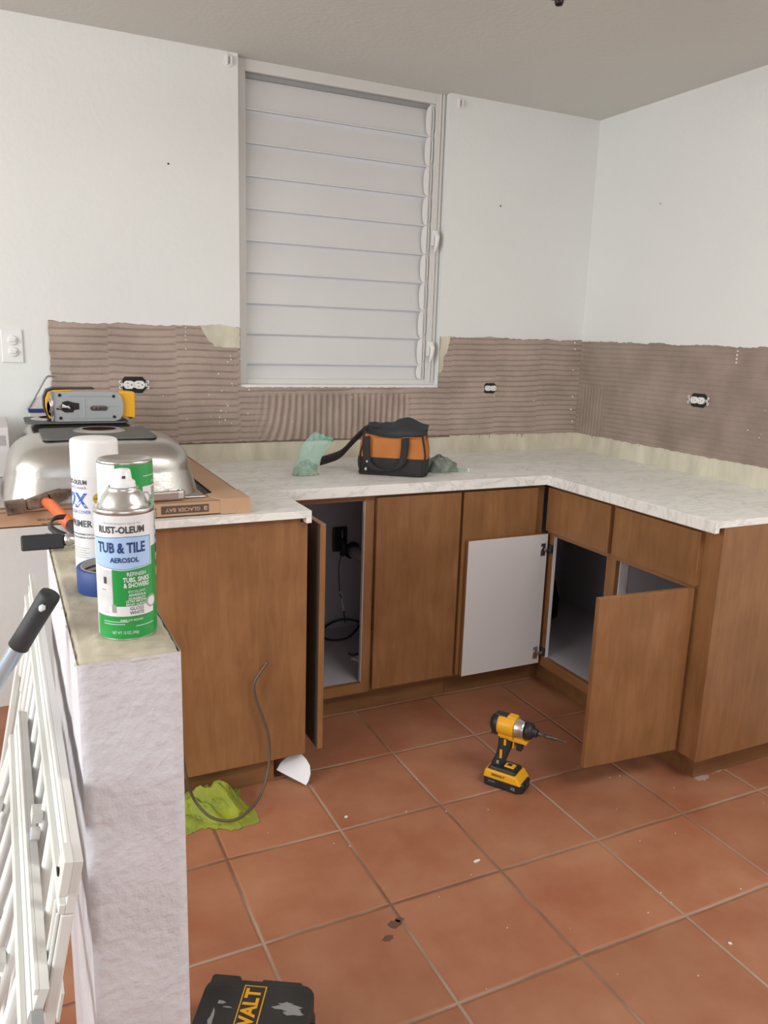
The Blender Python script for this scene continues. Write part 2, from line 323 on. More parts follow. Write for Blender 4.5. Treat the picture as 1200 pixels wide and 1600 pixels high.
# scraped cream patches beside the window and cream band over the counter
def blob(cx, cz, pts, y, th, m, nm, par, wall='back', jit=.004):
    b = MB(); P = []
    n = len(pts)
    for i in range(n):
        a, c = pts[i], pts[(i + 1) % n]
        for k in range(6):
            t = k / 6; u = a[0] + (c[0] - a[0]) * t; v = a[1] + (c[1] - a[1]) * t
            P.append((cx + u + jit * fbm(u * 60, v * 60, 1.1), cz + v + jit * fbm(u * 60, v * 60, 5.1)))
    if wall == 'back': b.prism(P, y, y - th, m, 'xz')
    elif wall == 'right': b.prism([(p, q) for p, q in P], y, y - th, m, 'yz')
    else: b.prism(P, y, y + th, m, 'xy')
    return b.build(nm, par)
blob(0, 0, [(-1.862, 1.450), (-1.80, 1.456), (-1.703, 1.446), (-1.703, 1.368), (-1.80, 1.372), (-1.83, 1.40)], 0, .0085, CREAM, 'bare_plaster', wall_back)
blob(0, 0, [(-0.793, 1.437), (-0.745, 1.440), (-0.752, 1.385), (-0.772, 1.35), (-0.776, 1.29), (-0.793, 1.28)], 0, .0085, CREAM, 'bare_plaster', wall_back)
b = MB(); b.grid(lambda s, t: (-1.97 + s * 1.97, -0.0016 - .0005 * fbm(s * 30, t * 3), .912 + t * .088), 60, 4, CREAM); b.build('paint_band', wall_back)
b = MB(); b.grid(lambda s, t: (-0.0016 - .0005 * fbm(s * 30, t * 3), -s * 1.6, .912 + t * .088), 60, 4, CREAM); b.build('paint_band', wall_right)
# dark streaks and mortar drips on the band
b = MB()
for i in range(14):
    x = random.choice([random.uniform(-.62, -.30), random.uniform(-1.9, -.05)]); l = random.uniform(.004, .022)
    b.box(x, x + random.uniform(.002, .006), -.0032, -.001, .995 - l, .999, mat('pale_drip', (.42, .38, .30), .9))
b.box(-1.97, -.72, -.0042, -.001, .990, .9965, mat('dark_joint_dirt', (0.17, 0.13, 0.10), .9, bump=.002, bscale=80))
b.build('mortar_drip', wall_back)
b = MB()
for i in range(11):
    x = random.uniform(.05, 1.5); l = random.uniform(.005, .016)
    b.box(-.0032, -.001, -x - random.uniform(.002, .005), -x, .995 - l, .999, mat('pale_drip', (.42, .38, .30), .9))
b.build('mortar_drip', wall_right)
# plaster crumbs and white dots left in the bed
b = MB()
def crumb(x, z, r, wall=0):
    n = 6; a0 = random.random() * 6; P = [(x + r * random.uniform(.5, 1.2) * math.cos(a0 + 2 * PI * i / n), z + r * random.uniform(.5, 1.2) * math.sin(a0 + 2 * PI * i / n)) for i in range(n)]
    if wall == 0: b.prism(P, -.002, -.0095, CHIP, 'xz')
    else: b.prism([(-p, q) for p, q in P], -.002, -.0085, CHIP, 'yz')
for z in (1.44, 1.425, 1.41, 1.395, 1.36): crumb(-1.915, z, .0028)
for i in range(18): crumb(random.uniform(-1.80, -1.66), random.uniform(1.08, 1.36), random.uniform(.0015, .004))
for i in range(30): crumb(random.uniform(-2.35, -.1), random.uniform(1.03, 1.2), random.uniform(.0012, .003))
for z in (1.43, 1.40, 1.30, 1.17, 1.11, 1.05): crumb(-.02 - random.random() * .03, z, .005)
b.build('plaster_crumbs', wall_back)
b = MB()
for z in (1.42, 1.405, 1.39, 1.375): crumb(.93, z, .004, 1)
for i in range(9): crumb(random.uniform(.95, 1.5), random.uniform(1.10, 1.22), random.uniform(.0015, .0035), 1)
b.build('plaster_crumbs', wall_right)
# nail holes
for x, z in ((-1.962, 2.021), (-.516, 2.011)):
    b = MB(); b.lathe([(0, 0), (.0035, 0), (.0035, -.001), (0, -.001)], DARKHOLE, (x, -.0002, z), 12, 'y'); b.build('nail_hole', wall_back)
b = MB(); b.lathe([(0, 0), (.0025, 0), (.0025, -.001), (0, -.001)], DARKHOLE, (-.0002, -.434, 2.016), 12, 'x'); b.build('nail_hole', wall_right)
for x, z in ((-1.735, 2.40), (-.748, 2.395)):
    b = MB()
    b.prism([(x + .020 * math.cos(2 * PI * i / 14) * (1 + .25 * math.sin(5 * i)), z + .022 * math.sin(2 * PI * i / 14) * (1 + .2 * math.cos(3 * i))) for i in range(14)], 0, -.004, WHITEP, 'xz')
    b.box(x - .012, x - .003, -.010, 0, z - .016, z + .016, WHITEP); b.box(x - .002, x + .003, -.007, 0, z - .010, z + .012, GREYL); b.box(x + .006, x + .012, -.012, 0, z - .012, z + .014, WHITEP)
    b.build('wall_anchor', wall_back, .001)

# ---- pony wall (half-height wall, near end faces the camera)
ZP = 1.077
b = MB()
def ponyface(p, q, r_, n, m_):  # noisy quad sheet p + s*q + t*r
    p, q, r_ = Vector(p), Vector(q), Vector(r_); nn = q.cross(r_).normalized()
    ql, rl = q.length, r_.length; a = max(2, int(ql / .012)); c = max(2, int(rl / .012))
    def fn(s, t):
        e = min(s, 1 - s, t, 1 - t); d = n * fbm(s * ql * 26, t * rl * 26, p.x * 3) if e > 0.001 else 0
        return tuple(p + q * s + r_ * t + nn * d)
    b.grid(fn, a, c, m_)
X0, X1, Y0, Y1 = -2.516, -2.405, -2.283, -1.70
ponyface((X0, Y0, 0), (X1 - X0, 0, 0), (0, 0, ZP), .0012, PLASTER)
ponyface((X0, Y1, 0), (0, Y0 - Y1, 0), (0, 0, ZP), .0012, PLASTER)
ponyface((X1, Y0, 0), (0, Y1 - Y0, 0), (0, 0, ZP), .0012, PLASTER)
ponyface((X1, Y1, 0), (X0 - X1, 0, 0), (0, 0, ZP), .0012, PLASTER)
b.box(X0 + .004, X1 - .004, Y0 + .004, Y1 - .004, 0.0, ZP - .006, PLASTER)
half = tag(b.build('wall_half', weld=True), kind='structure')
b = MB()
def capf(s, t):
    x = X0 + s * (X1 - X0); y = Y0 + t * (Y1 - Y0); e = min(s, 1 - s, t, 1 - t) * .11
    j = .0035 if (s in (0, 1)) else 0; k = .0035 if (t in (0, 1)) else 0
    z = ZP - .004 if min(s, 1 - s, t, 1 - t) < .001 else ZP + .001 + .0028 * fbm(x * 18, y * 18, 3) * min(1, e * 40)
    if 0 < t < .14 and .2 < s < .9: z += .0035 * abs(fbm(x * 15, y * 70, 9)) * 2
    return (x + j * fbm(y * 50, 1.0), y + k * fbm(x * 50, 5.0), z)
b.grid(capf, 26, 110, BEIGE); b.build('mortar_cap', half)

# ------------------------------------------------------------------ window
win = thing('window_1', None, None, (-1.2475, .04, WZ0), kind='structure')
b = WB(win); y0, y1 = .035, .085
b.box(WX0, -1.662, y0, y1, WZ0, H, FRAMEM); b.box(-.84, WX1, y0, y1, WZ0, H, FRAMEM)
b.box(-1.662, -.84, y0, y1, WZ0, 1.246, FRAMEM); b.box(-1.662, -.84, y0, y1, 2.388, H, FRAMEM)
b.build('window_frame', win, .002)
b = WB(win); b.box(-1.663, -.86, .055, .075, 2.37, 2.387, mat('head_rail_grey', (0.30, 0.31, 0.32), .5)); b.build('head_rail', win)  # plain dark grey rail under the window head
b = WB(win); b.box(-.862, -.842, .045, .08, 1.246, 2.388, SLAT); b.box(-.812, -.806, .026, .036, WZ0 + .01, H, FRAMEM); b.box(-.823, -.819, .029, .036, WZ0 + .01, H, FRAMEM)
b.build('side_channel', win, .001)
pitch = .1189
ZB = [2.388 - .006 - pitch * i for i in range(10)]
for i, z in enumerate(ZB):
    b = WB(win); zt = z; zb = max(z - pitch - .006, 1.247)
    # blade: slightly bowed, its lower lip laps over the next one
    n = 8; prof = []
    for k in range(n + 1):
        t = k / n; prof.append((.069 - .020 * t - .002 * math.sin(PI * t), zt - t * (zt - zb)))
    P = prof + [(y + .004, zz) for y, zz in reversed(prof)]
    b.prism(P, -1.662, -.862, SLAT, 'yz')
    b.box(-1.662, -.862, .041, .052, zb, zb + .006, SLAT) if i < 9 else None
    o = b.build('louver_blade', win, .0008)
    b = WB(win); zc = (zt + zb) / 2; hh = (zt - zb) / 2 * .93
    b.prism([(-.864 - .020 * math.cos(PI * (k / 12 - .5)) ** .6 if 0 < k < 12 else -.862, zc + hh * math.sin(PI * (k / 12 - .5))) for k in range(13)], .036, .043, WHITEP, 'xz')
    b.tube([(-.855, .040, zc - hh * .8), (-.851, .036, zc - hh * .5), (-.851, .036, zc + hh * .6), (-.860, .040, zc + hh)], .0018, WHITEP, 6)
    b.build('blade_clip', win)
for zc in (1.851, 1.381):
    b = WB(win); b.box(-.840, -.812, .016, .036, zc - .030, zc + .034, WHITEP); b.tube([(-.826, .018, zc + .026), (-.828, -.002, zc + .004), (-.83, .0, zc - .024), (-.832, .014, zc - .055)], [.012, .011, .009, .005], WHITEP, 8)
    b.build('crank_operator', win, .003)

# ------------------------------------------------------------------ electrical on walls
def receptacle(name, label, pos, wall, ears=True, scale=1.0, tilt=0.0, box_w=.1, grp=None):
    o = thing(name, label, 'outlet', pos, {'back': 0, 'right': PI / 2 * -1}[wall]); o.rotation_euler.y = 0
    # local frame: x along the wall, z up, -y out of the wall (depth starts at 5 mm: the mortar)
    b = MB(); w2, h2 = box_w / 2, .030 * scale
    P = [(-w2, -h2 * .8), (-w2 + .01, -h2), (w2 - .012, -h2 * 1.05), (w2, -h2 * .6), (w2, h2 * .6), (w2 - .01, h2), (-w2 + .008, h2), (-w2, h2 * .7)]
    b.prism(P, -.004, -.0096, DARKHOLE, 'xz'); b.build('box_opening', o)
    b = MB()
    for sx in (-1, 1):
        cx = sx * .0195 * scale; r = .0185 * scale
        b.prism([(cx + r * math.cos(a) * 1.02, max(-.0150 * scale, min(.0150 * scale, r * math.sin(a)))) for a in [2 * PI * k / 24 for k in range(24)]], -.0096, -.018, WHITEP, 'xz')
    b.box(-.012 * scale, .012 * scale, -.016, -.010, -.011 * scale, .011 * scale, WHITEP)
    f = b.build('receptacle_face', o, .0008)
    b = MB()
    for sx in (-1, 1):
        cx = sx * .0195 * scale
        b.box(cx - .009 * scale, cx - .001 * scale, -.0186, -.0178, .0052 * scale, .0072 * scale, TXTD); b.box(cx - .008 * scale, cx - .001 * scale, -.0186, -.0178, -.0072 * scale, -.0052 * scale, TXTD)
        b.lathe([(0, -.0186), (.0026 * scale, -.0186), (.0026 * scale, -.0178)], TXTD, (cx + .009 * scale, 0, 0), 10, 'y')
    b.build('slots', f)
    if ears:
        for sx in (-1, 1):
            b = MB()
            b.box(sx * .036, sx * .046, -.011, -.009, -.006, .006, SILVER)
            for sz in (-1, 1):
                c = (sx * .050, 0, sz * .0105)
                b.prism([(c[0] + .0058 * math.cos(a), c[2] + .0058 * math.sin(a)) for a in [2 * PI * k / 14 for k in range(14)]], -.0098, -.0118, CAPW, 'xz')
                b.prism([(c[0] + .002 * math.cos(a), c[2] + .002 * math.sin(a)) for a in [2 * PI * k / 8 for k in range(8)]], -.0118, -.0121, TXTD, 'xz')
            b.box(sx * .046 - .002, sx * .046 + .002, -.0118, -.0098, -.012, .012, CAPW)
            b.build('mounting_ear', o)
    return o
receptacle('wall_outlet', 'white sideways duplex outlet with metal ears in brown mortar left of the window', (-2.112, 0, 1.2235), 'back', True, 1.0, box_w=.082)
receptacle('wall_outlet', 'small white sideways duplex outlet in brown mortar right of the window', (-.519, 0, 1.212), 'back', False, .78, box_w=.062)
o = receptacle('wall_outlet', 'white sideways duplex outlet in the mortar of the right hand wall', (0, -.770, 1.218), 'right', True, .9, box_w=.076)
o.rotation_euler = (0, 0, -PI / 2)
# the ears of the right-hand one are bare metal stubs
sw = thing('light_switch', 'white two-button wall switch plate at the left edge of the back wall', 'switch', (-2.521, 0, 1.357))
b = MB(); b.box(-.035, .035, -.006, 0, -.058, .058, CAPW); b.build('switch_plate', sw, .003)
for zz in (.020, -.020):
    b = MB(); b.lathe([(.017, -.006), (.017, -.010), (.0145, -.012), (0, -.012)], CAPW, (0.002, 0, zz), 24, 'y'); b.box(-.007, .011, -.020, -.011, zz - .004, zz + .005, CAPW)
    b.build('switch_button', sw, .001)

# ------------------------------------------------------------------ cabinets
ZD0, ZD1 = .115, .862; ZT = .892; YF = -.592
def hinge(parent, x, y, z, mx):  # hinge cup + arm, in the parent's world placement; mx: +1 arm towards +x
    b = WB(parent)
    b.box(x - .030 * mx, x - .008 * mx, y - .004, y, z - .026, z + .026, SILVER)
    b.lathe([(0, 0), (.013, 0), (.013, .003), (0, .003)], SILVER, (x - .018 * mx, y - .006, z), 16, 'y')
    b.box(x - .010 * mx, x + .022 * mx, y - .012, y + .002, z - .008, z + .006, SILVER)
    b.box(x + .010 * mx, x + .026 * mx, y - .014, y + .026, z - .018, z + .018, mat('dark_hinge_plate', (.12, .11, .10), .4, .8))
    return b.build('hinge', parent, .001)
# --- sink base (back run, left)
sb = thing('sink_cabinet', 'brown two-door sink base cabinet under the window, left door open, pipe hole inside', 'cabinet', (-1.375, -.3, 0))
b = WB(sb)
XL, XR = -1.75, -1.003
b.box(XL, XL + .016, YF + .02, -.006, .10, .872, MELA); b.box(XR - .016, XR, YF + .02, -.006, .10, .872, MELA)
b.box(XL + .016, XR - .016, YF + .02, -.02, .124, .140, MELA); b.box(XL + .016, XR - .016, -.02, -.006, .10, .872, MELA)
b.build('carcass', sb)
b = WB(sb)
b.box(XL, -1.655, YF, YF + .02, .10, .872, WOOD); b.box(-1.405, -1.368, YF, YF + .02, .10, .872, WOOD); b.box(-1.03, XR, YF, YF + .02, .10, .872, WOOD)
b.build('face_frame', sb)
for q in ((-1.655, -1.405, .850, .872), (-1.368, -1.03, .850, .872), (-1.655, -1.405, .10, .140), (-1.368, -1.03, .10, .140)):
    b = WB(sb); b.box(q[0], q[1], YF, YF + .02, q[2], q[3], WOODX); b.build('face_rail', sb)
b = WB(sb); b.box(-1.4068, -1.4048, YF + .001, YF + .019, .142, .848, EDGE); b.build('edge_band', sb)
b = WB(sb); b.box(-1.366, -1.012, -.611, YF, ZD0, ZD1, WOOD); b.build('door', sb, .0015)
b = WB(sb); b.box(-1.7085, -1.690, -.928, -.612, ZD0 - .012, ZD1, WOOD); d = b.build('door', sb, .0015); d['label'] = 'door swung open at right angles'
b = WB(sb); b.box(-1.7095, -1.7085, -.925, -.615, ZD0 - .010, ZD1 - .003, mat('gap_shade_backing', (.10, .07, .05), .8)); b.build('door_back_or_gap_shade', d)  # shade of the narrow gap painted as a dark sheet on the inner face
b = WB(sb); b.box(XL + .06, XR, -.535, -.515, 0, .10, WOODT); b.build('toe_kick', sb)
# --- corner unit with the full-height door
cb = thing('corner_cabinet', 'brown corner base cabinet half hidden behind the white backed door', 'cabinet', (-.83, -.3, 0))
b = WB(cb); b.box(-1.001, -.61, YF, YF + .02, .10, .872, WOOD); b.build('face_frame', cb)
b = WB(cb); b.box(-.999, -.985, YF + .02, -.02, .124, .872, MELA); b.box(-.985, -.62, YF + .02, -.02, .124, .14, MELA); b.build('carcass', cb)
b = WB(cb); b.box(-.998, -.655, -.611, YF, ZD0, ZD1, WOOD); b.build('door', cb, .0015)
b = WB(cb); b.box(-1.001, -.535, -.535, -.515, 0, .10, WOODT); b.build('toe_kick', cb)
# --- right leg
rc = thing('drawer_cabinet', 'brown right hand base cabinet with two false drawers and both doors open', 'cabinet', (-.3, -1.03, 0))
XF = -.592; YE = -1.465
b = WB(rc)
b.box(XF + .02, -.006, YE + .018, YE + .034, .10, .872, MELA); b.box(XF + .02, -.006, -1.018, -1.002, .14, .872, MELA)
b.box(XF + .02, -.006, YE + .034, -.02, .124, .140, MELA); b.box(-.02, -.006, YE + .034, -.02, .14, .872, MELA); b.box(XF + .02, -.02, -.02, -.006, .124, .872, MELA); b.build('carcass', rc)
b = WB(rc); b.box(XF + .0185, XF + .0210, -1.0185, -1.0175, .141, .664, EDGE); b.box(XF + .021, XF + .06, -1.0195, -1.0182, .141, .664, EDGE); b.build('edge_band', rc)
b = WB(rc); b.box(XF + .004, XF + .019, -.6515, -.6502, .141, .664, EDGE); b.build('edge_band', rc)
WOODY = wood('brown_maple_laminate_side', 'y')
b = WB(rc); b.box(XF, XF + .02, -.650, -.612, .10, .872, WOOD); b.box(XF, XF + .02, -1.018, -.968, .10, .872, WOOD); b.box(XF, XF + .02, YE, -1.385, .10, .891, WOOD); b.build('face_frame', rc)
for ya, yb in ((-.968, -.650), (-1.385, -1.018)):
    for za, zb in ((.10, .14), (.665, .69), (.85, .872)): b = WB(rc); b.box(XF, XF + .02, ya, yb, za, zb, WOODY); b.build('face_rail', rc)
for ya, yb in ((-.985, -.618), (-1.400, -1.008)):
    b = WB(rc); b.box(-.611, XF, ya, yb, .684, .862, WOOD); b.build('drawer_front', rc, .0015)
b = WB(rc); b.box(XF - .001, -.004, YE - .006, YE, .098, ZT - .001, WOOD); b.build('end_panel', rc)
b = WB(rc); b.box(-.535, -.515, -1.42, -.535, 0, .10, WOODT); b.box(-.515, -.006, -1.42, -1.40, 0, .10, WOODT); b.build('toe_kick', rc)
# open door lying in front of the back run (white inner face to the camera)
b = WB(rc); b.box(-.985, -.608, -.6345, -.617, ZD0, .674, WOOD); d = b.build('door', rc, .0015); d['label'] = 'open door showing its white inner face'
b = WB(rc); b.box(-.984, -.609, -.636, -.6345, ZD0 + .001, .673, MELAD); b.build('door_back_or_gap_shade', d)
for z in (.61, .165): h = hinge(rc, -.612, -.636, z, 1); h.parent = d
# second open door, outer face to the camera
b = WB(rc); P = [(-.608, -1.400), (-.608, -1.382), (-.975, -1.358), (-.975, -1.376)]
b.prism(P, ZD0 - .004, .678, WOOD); d = b.build('door', rc, .0015); d['label'] = 'open door showing its brown outer face'
# --- left leg
lc = thing('end_cabinet', 'brown end cabinet below the cardboard sink tray with plain side panel', 'cabinet', (-2.1, -.45, 0))
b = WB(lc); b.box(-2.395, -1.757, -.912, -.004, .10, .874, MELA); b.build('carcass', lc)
b = WB(lc); b.box(-2.40, -1.775, -.930, -.912, .098, ZT - .001, WOOD); b.box(-1.775, -1.757, -.930, -.912, .098, .874, WOOD); b.build('end_panel', lc)
b = WB(lc); b.box(-1.757, -1.752, -.93, -.64, .10, .872, WOOD); b.build('front_stile', lc)
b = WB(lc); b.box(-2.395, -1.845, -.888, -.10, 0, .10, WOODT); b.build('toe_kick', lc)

# --- worktop pieces
def lip_top(name, label, polys, lips):
    o = thing(name, label, 'countertop', (0, 0, .892))
    b = WB(o)
    for p in polys: b.prism(p, .892, .914, MARBLE)
    for l in lips: b.box(*l, .876, .8925, MARBLE)
    b.build('worktop', o, .0018); return o
ct = MB
def slab(name, label, boxes, x, y):
    o = thing(name, label, 'countertop', (x, y, .892)); b = WB(o)
    x0, x1, y0, y1, lip = boxes
    if lip == 'y': b.prism([(y1, .892), (y1, .914), (y0, .914), (y0, .876), (y0 + .018, .876), (y0 + .018, .892)], x0, x1, MARBLE, 'yz')
    elif lip == 'x-': b.prism([(x1, .892), (x1, .914), (x0, .914), (x0, .876), (x0 + .018, .876), (x0 + .018, .892)], y0, y1, MARBLE, 'xz')
    else:
        b.prism([(x0, .892), (x0, .914), (x1, .914), (x1, .876), (x1 - .016, .876), (x1 - .016, .892)], y0, y1, MARBLE, 'xz')
    b.build('worktop', o, .0012); return o
slab('countertop', 'white marble-look worktop along the back wall under the window', (-1.7475, -.002, -.635, -.002, 'y'), -.9, -.3)
slab('countertop', 'white marble-look worktop on the right hand cabinet', (-.635, -.002, YE - .008, -.636, 'x-'), -.3, -1.0)
slab('countertop', 'white marble-look worktop holding the upturned sink', (-2.41, -1.7485, -.957, -.002, 'x+'), -2.1, -.45)

# --- inside the sink base
o = thing('drain_pipe', 'grey drain pipe stub coming out of the wall inside sink cabinet', 'pipe', (-1.175, -.02, .49))
b = WB(o); b.tube([(-1.208, -.022, .500), (-1.19, -.07, .488), (-1.13, -.20, .462)], [.030, .026, .026], PIPEM, 18); b.build('pipe', o)
b = WB(o); b.tube([(-1.212, -.021, .502), (-1.206, -.036, .498)], .038, BLACKP, 20); b.build('rubber_collar', o)
o = thing('junction_box', 'black electrical box with hanging wire inside sink cabinet', 'electrical box', (-1.265, -.02, .556))
b = WB(o); b.box(-1.302, -1.232, -.038, -.021, .500, .612, BLACKP); b.build('box', o, .008)
b = WB(o); b.tube([(-1.272, -.04, .56), (-1.255, -.06, .535), (-1.252, -.045, .50), (-1.262, -.04, .485)], [.012, .014, .016, .012], BLACKP, 8); b.tube([(-1.262, -.042, .60), (-1.258, -.042, .52)], .003, PIPEM, 6); b.build('cable_clamp', o)
b = WB(o); b.tube([(-1.262, -.042, .52), (-1.272, -.035, .42), (-1.262, -.03, .30), (-1.250, -.035, .28)], .0018, BLACKP, 6); b.build('wire', o)
b = WB(o); b.tube([(-1.262, -.032, .315), (-1.250, -.034, .296), (-1.252, -.034, .27), (-1.243, -.036, .225)], [.006, .003, .004, .007], CAPW, 6); b.tube([(-1.243, -.036, .225), (-1.236, -.035, .165)], .0025, BLACKP, 6); b.build('wire_connector', o)
b = MB()
lp = [(566, 952), (552, 975), (540, 990), (525, 994), (513, 988), (513, 979), (525, 974), (545, 975), (558, 985), (568, 997)]
_C = Vector((-2.57133, -3.13925, 1.43469))
CP = [(-1.10, -.08, .270), (-1.17, -.12, .222), (-1.235, -.17, .185), (-1.30, -.20, .160), (-1.370, -.165, .152), (-1.375, -.100, .160), (-1.320, -.060, .180), (-1.25, -.07, .195), (-1.19, -.13, .19), (-1.15, -.24, .160), (-1.15, -.30, .150)]
def smooth(pts, k=4):
    out = []; P = [Vector(p) for p in pts]
    for i in range(len(P) - 1):
        p0, p1, p2, p3 = P[max(i - 1, 0)], P[i], P[i + 1], P[min(i + 2, len(P) - 1)]
        for j in range(k):
            t = j / k; out.append(.5 * ((2 * p1) + (p2 - p0) * t + (2 * p0 - 5 * p1 + 4 * p2 - p3) * t * t + (3 * p1 - p0 - 3 * p2 + p3) * t ** 3))
    out.append(P[-1]); return out
b.tube(smooth(CP), .005, BLACKP, 8); tag(b.build('black_cable'), 'black cable looped on the floor of the open sink cabinet', 'cable')
o = thing('cable_clip', 'small white clip with dark spiral tail in the open sink cabinet', 'clip', (-1.335, -.385, .14))
b = WB(o); b.prism([(-1.352, -.375), (-1.30, -.365), (-1.312, -.405), (-1.335, -.412)], .1405, .150, CHIP); b.build('clip_body', o, .002)
b = WB(o); b.tube([(-1.345 + .012 * k + .003 * math.sin(k * 2), -.33 - .006 * k, .146 + .004 * math.cos(k * 2.2)) for k in range(7)], .004, TXTD, 6); b.build('spiral_tail', o)
# dark pipe chase piece seen inside the right-hand cabinet
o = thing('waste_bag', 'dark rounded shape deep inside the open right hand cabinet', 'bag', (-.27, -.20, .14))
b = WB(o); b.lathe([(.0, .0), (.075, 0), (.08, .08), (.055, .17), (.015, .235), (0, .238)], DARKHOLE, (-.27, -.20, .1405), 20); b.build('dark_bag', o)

# ------------------------------------------------------------------ carton tray and sink
tray = thing('sink_carton', 'shallow brown cardboard tray under the upturned steel sink', 'cardboard box', (-2.3, -.6, .914))
TX0, TX1, TY0, TY1 = -2.72, -1.932, -.925, -.05; TZ0, TZ1 = .9145, .957
def trayshape():
    b = WB(tray); L_ = .085
    b.box(TX0, TX1, TY0, TY1, TZ0, TZ0 + .006, CARD)
    # hollow rolled sides
    b.box(TX0, TX1, TY0, TY0 + .006, TZ0, TZ1, CARD); b.box(TX0, TX1, TY1 - .006, TY1, TZ0, TZ1, CARD)
    b.box(TX0, TX0 + .006, TY0, TY1, TZ0, TZ1, CARD); b.box(TX1 - .006, TX1, TY0, TY1, TZ0, TZ1, CARD)
    b.box(TX0, TX1, TY0, TY0 + L_, TZ1 - .004, TZ1, CARD); b.box(TX1 - .082, TX1, TY0 + L_ + .001, TY1 - L_ - .001, TZ1 - .004, TZ1, CARD)
    b.box(TX0, TX1, TY1 - L_, TY1, TZ1 - .004, TZ1, CARD)
    return b.build('tray', tray, .002)
trayshape()
b = WB(tray); b.prism([(-2.018, TY0 - .002), (-1.930, TY0 - .002), (-1.930, -.80), (-2.03, -.835), (-2.046, -.85)], TZ1, TZ1 + .0035, CARD); b.box(-2.018, -1.930, TY0 - .0035, TY0, TZ0 + .001, TZ1 + .003, CARD)
b.build('corner_flap', tray, .001)
b = WB(tray); b.prism([(-1.978, TZ0), (-1.930, TZ0), (-1.930, TZ1)], TY0 - .0055, TY0 - .0035, CARD, 'xz'); b.build('folded_tab', tray)
b = WB(tray); b.box(-2.30, -1.980, -.835, -.60, TZ0 + .008, TZ1 - .006, BLACKP); b.build('foam_liner', tray)
b = WB(tray)
lx0, lx1, lz0, lz1 = -2.186, -2.052, .925, .948
b.box(lx0, lx1, TY0 - .0008, TY0 - .0001, lz0, lz1, INK)
v, f = text2d('GLACIER BAY', .0155, .02, 1.0); ww = max(a for a, _ in v) - min(a for a, _ in v); k = .098 / ww
cx, cz = (lx0 + lx1) / 2 - .006, (lz0 + lz1) / 2
b.raw([(cx - a * k, TY0 - .0012, cz - c) for a, c in v], f, CARD)
b.prism([(lx1 - .014, cz - .006), (lx1 - .004, cz - .006), (lx1 - .004, cz + .006), (lx1 - .014, cz + .006)], TY0 - .0012, TY0 - .0009, CARD, 'xz')
b.prism([(lx1 - .011, cz - .004), (lx1 - .005, cz - .001), (lx1 - .007, cz + .004)], TY0 - .0015, TY0 - .0012, INK, 'xz')
def flat_text(b, s, cx, y, cz, h, m, width=None, rot=0, bold=.0, depth=0):
    v, f = text2d(s, h, bold); ww = max(a for a, _ in v) - min(a for a, _ in v); k = (width / ww) if width else 1
    sg = -1 if rot else 1
    b.raw([(cx + sg * a * k, y, cz + sg * c) for a, c in v], f, m)
b.build('brand_label', tray)
b = WB(tray)
for s_, px_, pz_ in (('Dro', -2.208, .927), ('15F', -2.208, .941)): flat_text(b, s_, px_, TY0 - .0006, pz_, .014, INK, .020, 1)
b.build('size_print', tray)
b = WB(tray)
for k_ in range(2): flat_text(b, 'UNDERMOUNT DOUBLE' if k_ == 0 else 'SINK BOWL', -2.475, TY0 - .0006, .933 - .012 * k_, .0095, INK, .06 - .02 * k_, 1)
b.build('content_print', tray)

sink = thing('sink', 'upside-down stainless double bowl sink with grey pads lying in cardboard tray', 'sink', (-2.3, -.5, TZ1))
def bowl(cx, cy, hx, hy, z0, z1, taper, rr):
    def fn(s, t):
        a = 2 * PI * s; 
        if t <= .62: q = t / .62; z = z0 + (z1 - z0 - rr) * q; inn = taper * q
        elif t <= .82: q = (t - .62) / .20 * PI / 2; z = z1 - rr + rr * math.sin(q); inn = taper + rr * (1 - math.cos(q))
        else: q = (t - .82) / .18; z = z1 + .004 * q; inn = taper + rr + (min(hx, hy) - taper - rr) * q
        ax, ay = max(hx - inn, .001), max(hy - inn, .001)
        n = 4.2 if t < .85 else 4.2 - 2.2 * (t - .85) / .15
        c, d = math.cos(a), math.sin(a); x = math.copysign(abs(c) ** (2 / n), c) * ax; y = math.copysign(abs(d) ** (2 / n), d) * ay
        return (cx + x, cy + y, z)
    return fn
ZS = 1.120
B1 = (-2.318, -.668, .272, .208); B2 = (-2.318, -.265, .225, .175)
for nm, (cx, cy, hx, hy) in (('near', B1), ('far', B2)):
    b = WB(sink); b.grid(bowl(cx, cy, hx, hy, TZ1 - .0, ZS, .020, .085), 72, 40, STEEL, True, True)
    b.build('bowl', sink)
b = WB(sink)
b.box(-2.60, -2.050, -.880, -.07, .9585, .9625, STEEL); b.build('flange', sink, .0015)
def padpoly(cx, cy, hx, hy): 
    P = []
    for sx, sy, a0 in ((1, 1, 0), (-1, 1, PI / 2), (-1, -1, PI), (1, -1, 1.5 * PI)):
        for k in range(5): a = a0 + k * PI / 8; P.append((cx + sx * (hx - .02) + .02 * math.cos(a), cy + sy * (hy - .02) + .02 * math.sin(a)))
    return P
for (cx, cy, hx, hy), px, py, phx, phy, dx, dy in ((B1, -2.318, -.652, .155, .128, -2.306, -.60), (B2, -2.345, -.275, .160, .095, -2.41, -.25)):
    b = WB(sink); z = ZS + .002
    b.prism(padpoly(px, py, phx, phy), z - .001, z + .004, PAD); p = b.build('sound_pad', sink, .001)
    b = WB(sink); b.lathe([(.078, .003), (.062, .009), (.050, .0094), (.046, .0055)], STEEL, (dx, dy, z), 36); b.lathe([(.0495, .0093), (.0, .0093)], mat('drain_inside', (.05, .022, .015), .95, spec=0.0), (dx, dy, z), 36); b.build('drain_ring', sink)
